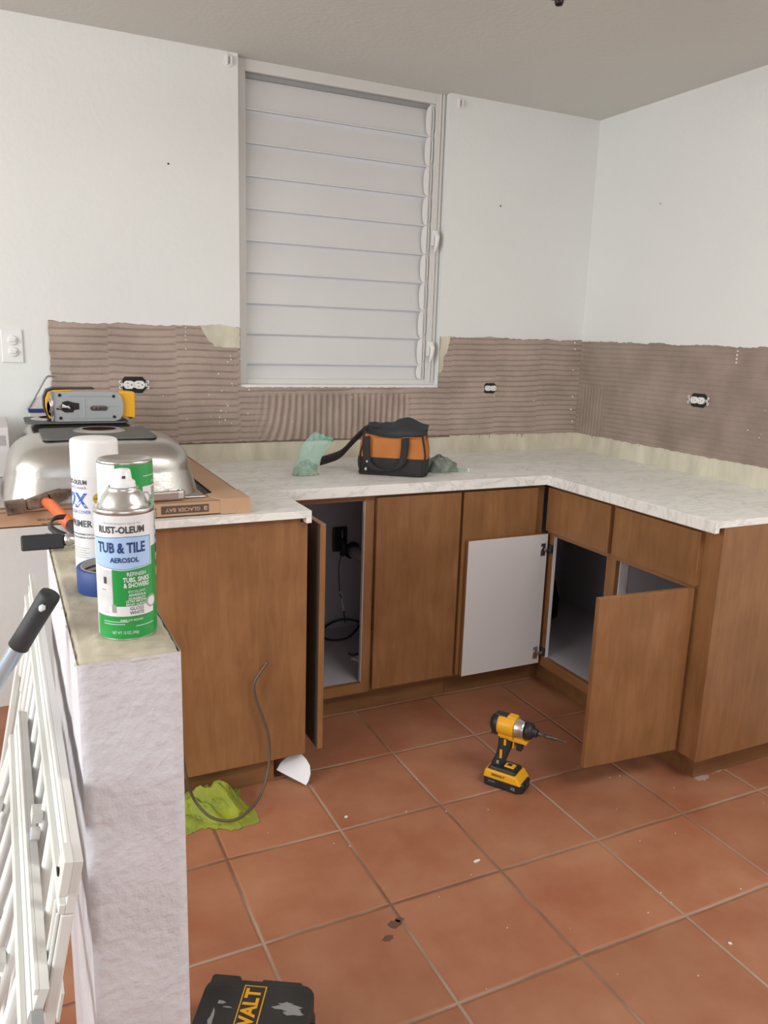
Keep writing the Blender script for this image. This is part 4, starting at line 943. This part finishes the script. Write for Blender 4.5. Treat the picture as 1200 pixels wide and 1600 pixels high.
b.grid(clump, 36, 12, GRIT, True, True); tag(b.build('spacers', z1), kind='stuff')
z2 = thing('zip_bag', 'grey green zip bag of spacers slumped against the right side of tool bag', 'plastic bag', (-.98, -.45, .914))
def lump(s, t):
    a = 2 * PI * s; rr = math.cos(t * PI / 2) ** .8; n = 1 + .25 * fbm(math.cos(a) * 2, math.sin(a) * 2, t * 3 + 1.5)
    x = .064 * rr * math.cos(a) * n; 
    if math.cos(a) > .2: x += .024 * (math.cos(a) - .2) * (1 - t) ** 2
    y = .045 * rr * math.sin(a) * n; z = .060 * math.sin(t * PI / 2) * n * (1 - .25 * math.cos(a) * rr)
    return (-1.010 + x, -.435 + y, .9145 + z + .003 * fbm(x * 60, y * 60, z * 60))
b = WB(z2); b.grid(lump, 48, 20, mat('grey_green_spacers_in_film', (0.20, 0.235, 0.20), .35, bump=.003, bscale=110, var=.3, vscale=50), True, True); b.build('spacers', z2)
b = WB(z2); b.grid(lambda s, t: (-.955 + .068 * s, -.455 + (t - .5) * .05 * (1 - .5 * s) + .004 * math.sin(s * 9), .917 + .012 * (1 - s) * math.sin(PI * t) + .003 * abs(math.sin(s * 14 + t * 6))), 16, 8, FILM); b.build('bag_tail', z2)
b = WB(z2); b.box(-.905, -.900, -.475, -.470, .9145, .928, CAPW); b.build('zip_pull', z2)
for i, (x, y) in enumerate(((-.862, -.430), (-.846, -.432), (-.852, -.424))):
    b = MB(); a = i * 1.1
    b.prism([(x + .006 * math.cos(a) - .001, y + .006 * math.sin(a)), (x + .006 * math.cos(a) + .001, y + .006 * math.sin(a) + .002), (x - .006 * math.cos(a), y - .006 * math.sin(a) + .002), (x - .006 * math.cos(a) - .002, y - .006 * math.sin(a))], .9142, .9165, CHIP)
    tag(b.build('tile_spacer'), 'tiny white tile spacer lying loose right of the slumped zip bag', 'spacer', 'loose spacers on the worktop')

# ------------------------------------------------------------------ floor things
drv = thing('impact_driver', 'yellow and black cordless impact driver standing on its battery on the floor', 'power tool', (-1.158, -1.205, 0), math.radians(-57)); drv.scale = (1.15,) * 3; drv.location = (-1.144, -1.212, 0)
# local: +x to the bit, z up
b = MB(); b.prism([(-.058, -.036), (.040, -.036), (.056, -.024), (.056, .024), (.040, .036), (-.058, .036), (-.064, .028), (-.064, -.028)], .001, .030, BLACKP); b.build('battery', drv, .005, 3)
def slope(b, z0, z1, xa0, xa1, xb0, xb1, w0, w1, m):
    vs = [(xa0, -w0, z0), (xa1, -w0, z0), (xa1, w0, z0), (xa0, w0, z0), (xb0, -w1, z1), (xb1, -w1, z1), (xb1, w1, z1), (xb0, w1, z1)]
    b.raw(vs, [(0, 1, 2, 3), (7, 6, 5, 4), (0, 4, 5, 1), (1, 5, 6, 2), (2, 6, 7, 3), (3, 7, 4, 0)], m)
b = MB(); slope(b, .026, .050, -.064, .050, -.060, .034, .0372, .034, YEL); b.build('battery_cover', drv, .004, 3)
b = MB(); slope(b, .048, .060, -.056, .030, -.050, .026, .030, .026, BLACKP); b.build('foot', drv, .004, 3)
b = MB(); b.box(-.012, .018, -.012, .012, .0590, .0640, YEL); b.build('mode_panel', drv, .003)
b = MB(); b.box(-.004, .008, -.006, .006, .0642, .0652, BLACKP); b.build('mode_button', drv)
b = MB(); b.raw([(-.052 + a, -.0345, .033 + c) for a, c in ((0, 0), (.055, 0), (.055, .010), (0, .010))], [(0, 1, 2, 3)], YEL)
v, f = text2d('DEWALT', .0095, .03); k_ = .040 / (max(a for a, _ in v) - min(a for a, _ in v))
b.M = Matrix.Translation((-.018, -.0372, .0395)) @ Matrix.Rotation(-.135, 4, 'X'); b.raw([(a * k_, 0, c) for a, c in v], f, TXTD); b.M = Matrix.Identity(4)
v, f = text2d('XR', .012, .03); b.raw([(.028 + a * .9, -.0368, .014 + c) for a, c in v], f, GREYL)
v, f = text2d('20V MAX', .0065, .02); b.raw([(-.036 + a * .8, -.0368, .018 + c) for a, c in v], f, GREYL); b.build('markings', drv)
b = MB(); b.box(.0555, .0585, -.016, .016, .008, .034, BLACKP); b.build('release_latch', drv, .002)
b = MB()
def handle(s, t):
    z = .056 + .092 * t; cx = -.036 + .022 * t + .004 * math.sin(PI * t); a = 2 * PI * s; hx = .019 - .002 * math.sin(PI * t) + .006 * t * t; hy = .0155
    return (cx + hx * math.cos(a), hy * math.sin(a), z)
b.grid(handle, 24, 14, RUBBER, True, True); b.build('handle', drv)
b = MB()
for x0_, z0_, z1_ in ((-.022, .085, .112), (-.030, .066, .076), (-.012, .128, .146)): b.box(x0_ - .0035, x0_ + .0035, -.0175, -.0145, z0_, z1_, YEL if z0_ != .066 else GREYL)
b.build('handle_accents', drv, .001)
b = MB(); b.prism([(-.030, .145), (.050, .145), (.052, .157), (-.030, .160)], -.014, .014, YEL, 'xz'); b.box(.008, .013, -.010, .010, .122, .150, YEL); b.build('trigger_guard', drv, .002)
b = MB(); b.prism([(.015, .146), (.034, .146), (.036, .134), (.034, .118), (.018, .120), (.020, .132)], -.009, .009, BLACKP, 'xz'); b.build('trigger', drv, .002)
ZH = .184
b = MB(); b.lathe([(0, -.062), (.020, -.060), (.027, -.052), (.029, -.040), (.029, -.036), (0, -.036)], BLACKP, (0, 0, ZH), 28, 'x'); b.box(-.058, -.036, -.012, .012, .150, .170, BLACKP); b.box(-.050, -.006, -.0125, .0125, ZH + .020, ZH + .031, BLACKP); b.build('rear_cap', drv, .002)
b = MB(); b.lathe([(0, -.040), (.0285, -.038), (.0305, -.030), (.0305, .004), (.029, .012), (0, .012)], YEL, (0, 0, ZH), 28, 'x'); b.box(-.034, .010, -.020, .020, .152, .172, YEL); b.box(-.012, .014, -.0135, .0135, ZH + .022, ZH + .0325, YEL); b.build('motor_housing', drv, .002)
b = MB(); b.lathe([(0, .010), (.0275, .011), (.0285, .016), (.0265, .034), (.0245, .042), (0, .042)], SILVER, (0, 0, ZH), 28, 'x'); b.box(.004, .040, -.010, .010, .155, .168, SILVER); b.build('gear_case', drv)
b = MB(); b.lathe([(0, .040), (.0255, .041), (.0235, .056), (.019, .062), (.0125, .064), (.0120, .074), (.0085, .076), (0, .076)], BLACKP, (0, 0, ZH), 24, 'x'); b.build('nose', drv)
b = MB(); b.lathe([(0, .075), (.006, .075), (.006, .083), (.0035, .084), (.0035, .094), (.0058, .096), (.0058, .124), (.0035, .127), (.0032, .150), (.002, .156), (0, .157)], mat('dark_bit_steel', (.12, .10, .09), .4, .8), (0, 0, ZH), 14, 'x'); b.build('bit_holder', drv)
# scuffed tool case at the bottom edge
cs = thing('tool_case', 'scuffed black plastic tool case with yellow lettering at the lower frame edge', 'tool case', (-2.205, -1.86, 0), math.atan2(-.5, .87))
# local: x along the upper edge (to the right), -y toward the camera
b = MB()
def rr(x0, x1, y0, y1, r, n=5):
    P = []
    for cx, cy, a0 in ((x1 - r, y1 - r, 0), (x0 + r, y1 - r, PI / 2), (x0 + r, y0 + r, PI), (x1 - r, y0 + r, 1.5 * PI)):
        for k in range(n): a = a0 + k * PI / 2 / (n - 1); P.append((cx + r * math.cos(a), cy + r * math.sin(a)))
    return P
b.prism(rr(-.118, .118, -.105, .105, .030), .001, .046, CASEM); b.build('lower_shell', cs, .003)
b = MB(); b.prism(rr(-.115, .115, -.103, .103, .030), .047, .098, CASEM); b.prism(rr(-.108, -.045, .080, .112, .008), .05, .099, CASEM); b.prism(rr(.0, .085, .094, .108, .004), .06, .0985, CASEM); b.build('lid', cs, .006, 3)
b = MB(); b.prism(rr(.112, .126, -.045, .035, .005), .030, .075, BLACKP); b.build('latch', cs, .002)
b = MB(); x0_, x1_ = -.033, .014
b.box(x0_, x1_, -.09, .088, .0980, .0986, YEL); b.box(x0_ + .0025, x1_ - .0025, -.0875, .0855, .0984, .0990, CASEM)
v, f = text2d('DEWALT', .036, .035); kk = .158 / (max(a for a, _ in v) - min(a for a, _ in v)); cxm = (x0_ + x1_) / 2
b.raw([(cxm - c * 1.18, .0 + a * kk, .0994) for a, c in v], f, YEL); b.build('logo_panel', cs)
random.seed(11)
for cx, cy, rx, ry, n_ in ((.066, .040, .030, .012, 16), (.080, .030, .022, .008, 12), (.062, .050, .018, .005, 12), (-.072, .040, .010, .006, 9), (-.080, -.005, .006, .03, 10), (-.055, .03, .012, .002, 8)):
    P = [(cx + rx * random.uniform(.45, 1.15) * math.cos(2 * PI * k / n_), cy + ry * random.uniform(.45, 1.2) * math.sin(2 * PI * k / n_)) for k in range(n_)]
    b = MB(); b.prism(P, .0978, .0983 + .0001 * n_ / 16, SCUFF); b.build('paint_scuff', cs)

# green cloth
cl = thing('microfibre_cloth', 'crumpled yellow-green microfibre cloth on the floor under the end cabinet', 'cloth', (-2.06, -1.0, 0))
b = WB(cl)
def clothf(s, t):
    x = -2.19 + .232 * s; y = -1.085 + .205 * t
    cxn = (s - .5) * 2; cyn = (t - .5) * 2; r_ = (abs(cxn) ** 2.6 + abs(cyn) ** 2.6) ** (1 / 2.6)
    n1 = fbm(x * 9, y * 9, 3.3); n2 = fbm(x * 24, y * 24, 8.1)
    fold = abs(math.sin((x * 1.3 + y * .9) * 34 + 3.5 * n1)) ** .6
    env = max(0, 1 - r_ ** 3)
    h = env * (.25 + .75 * min(1, t * 1.6)) * (.010 + .032 * fold + .016 * n1 + .007 * n2) + env * .066 * math.exp(-(((x + 2.020) / .060) ** 2 + ((y + .955) / .050) ** 2))
    x += .020 * n1 * 1.2 + .012 * math.sin(t * 7); y += .020 * n2 + .020 * math.sin(s * 6)
    y = min(y, -.892) if x < -1.85 else y
    h = max(.0015, h); h = min(h, .088) if y > -.935 else h
    return (x, y, h)
b.grid(clothf, 90, 74, CLOTH); b.build('cloth_sheet', cl)
# flexible tube
TP = [(-1.883, -.948, .446), (-1.905, -.951, .419), (-1.928, -.953, .383), (-1.925, -.955, .337), (-1.904, -.958, .27), (-1.887, -.962, .208), (-1.884, -.967, .149), (-1.896, -.985, .088), (-1.930, -1.020, .042), (-1.975, -1.062, .028), (-2.022, -1.085, .024), (-2.061, -1.082, .026), (-2.100, -1.060, .040), (-2.135, -1.030, .085), (-2.156, -1.035, .165), (-2.166, -1.03, .249), (-2.18, -1.0, .36)]
b = MB(); b.tube(smooth(TP, 5), .0042, HOSE, 10); o = b.build('flexible_tube'); tag(o, 'thin grey flexible tube looping from the brown cabinet panel over the green cloth', 'tube')
# white plastic corner piece leaning
o = thing('plastic_corner', 'white quarter-round plastic piece lying at the foot of the end cabinet', 'plastic piece', (-1.77, -.90, 0))
b = WB(o)
T3 = [Vector(p) for p in [(-1.8329, -0.8812, 0.0299), (-1.818, -0.8757, 0.0492), (-1.7989, -0.8777, 0.0646), (-1.7795, -0.8857, 0.0739), (-1.7615, -0.8913, 0.0846), (-1.7539, -0.9013, 0.0812), (-1.7435, -0.9221, 0.0692), (-1.7385, -0.939, 0.0563), (-1.7421, -0.9554, 0.0361), (-1.7518, -0.9643, 0.018), (-1.7616, -0.9674, 0.006), (-1.797, -0.9246, 0.0178)]]
nn = (T3[4] - T3[0]).cross(T3[10] - T3[0]).normalized() * .0035
if nn.z > 0: nn = -nn
n_ = len(T3); b.raw([tuple(p) for p in T3] + [tuple(p + nn) for p in T3], [tuple(range(n_)), tuple(range(2 * n_ - 1, n_ - 1, -1))] + [(i, i + n_, (i + 1) % n_ + n_, (i + 1) % n_) for i in range(n_)], mat('white_glossy_plastic', (.74, .73, .76), .3)); b.build('plate', o)
# plaster chips and marks
for (x, y, l, a, lab) in ((-1.449, -1.505, .022, .1, 'white plaster chip on the floor in front of the driver'), (-1.706, -1.170, .010, .4, 'small white chip on the floor right of the green cloth'), (-1.04, -2.02, .007, .9, 'tiny white crumb on a tile near the lower frame edge')):
    b = MB(); b.M = Matrix.Translation((x, y, .0005)) @ Matrix.Rotation(a, 4, 'Z')
    b.prism([(-l / 2, -.003), (-l * .2, -.0048), (l * .45, -.003), (l / 2, .002), (0, .0045), (-l * .45, .003)], 0, .0025, CHIP); tag(b.build('plaster_chip'), lab, 'chip')
for (x, y, r_, m_, nm) in ((-1.769, -1.631, .019, STAIN, 'oil_stain'), (-1.752, -1.622, .012, STAIN, 'oil_stain'), (-1.805, -1.667, .014, STAIN, 'oil_stain'), (-.505, -1.432, .022, CHIP, 'plaster_smear'), (-.415, -1.415, .018, CHIP, 'plaster_smear')):
    b = MB(); n_ = 22
    P = [(x + r_ * (1 + .5 * fbm(k * .9, x * 9, 1)) * math.cos(2 * PI * k / n_) * (1.3 if m_ is CHIP else 1), y + r_ * .7 * (1 + .5 * fbm(k * .9, y * 9, 4)) * math.sin(2 * PI * k / n_)) for k in range(n_)]
    b.prism(P, .0001, .0006, m_ if m_ is STAIN else mat('plaster_dust', (.42, .30, .25), .9)); b.build(nm, floor)
b = MB()
random.seed(5)
for i in range(46):
    x, y = random.uniform(-1.95, -.1), random.uniform(-2.2, -1.0); r_ = random.uniform(.0008, .0024)
    b.prism([(x + r_ * random.uniform(.5, 1.3) * math.cos(2 * PI * k / 5), y + r_ * random.uniform(.5, 1.3) * math.sin(2 * PI * k / 5)) for k in range(5)], .0001, .0014, CHIP)
tag(b.build('plaster_specks', floor), kind='stuff')

# ------------------------------------------------------------------ ceiling lamp (only its finial reaches into the frame)
lx, ly = -1.363, -1.485
lamp = thing('ceiling_lamp', 'ceiling lamp whose dark bronze finial peeks in at the top edge', 'lamp', (lx, ly, H))
b = WB(lamp); b.lathe([(0, H), (.085, H), (.080, H - .020), (.030, H - .030), (0, H - .030)], BRONZE, (lx, ly, 0), 40); b.build('canopy', lamp)
b = WB(lamp); b.lathe([(.150, 2.345), (.158, 2.335), (.150, 2.300), (.120, 2.255), (.070, 2.222), (.020, 2.210), (0, 2.209)], FROST, (lx, ly, 0), 48); b.build('glass_bowl', lamp)
b = WB(lamp); b.lathe([(.012, 2.40), (.012, 2.21), (.026, 2.209), (.030, 2.205), (.026, 2.200), (.012, 2.198), (.009, 2.194), (.0105, 2.188), (.008, 2.182), (0, 2.180)], BRONZE, (lx, ly, 0), 24); b.build('finial', lamp)
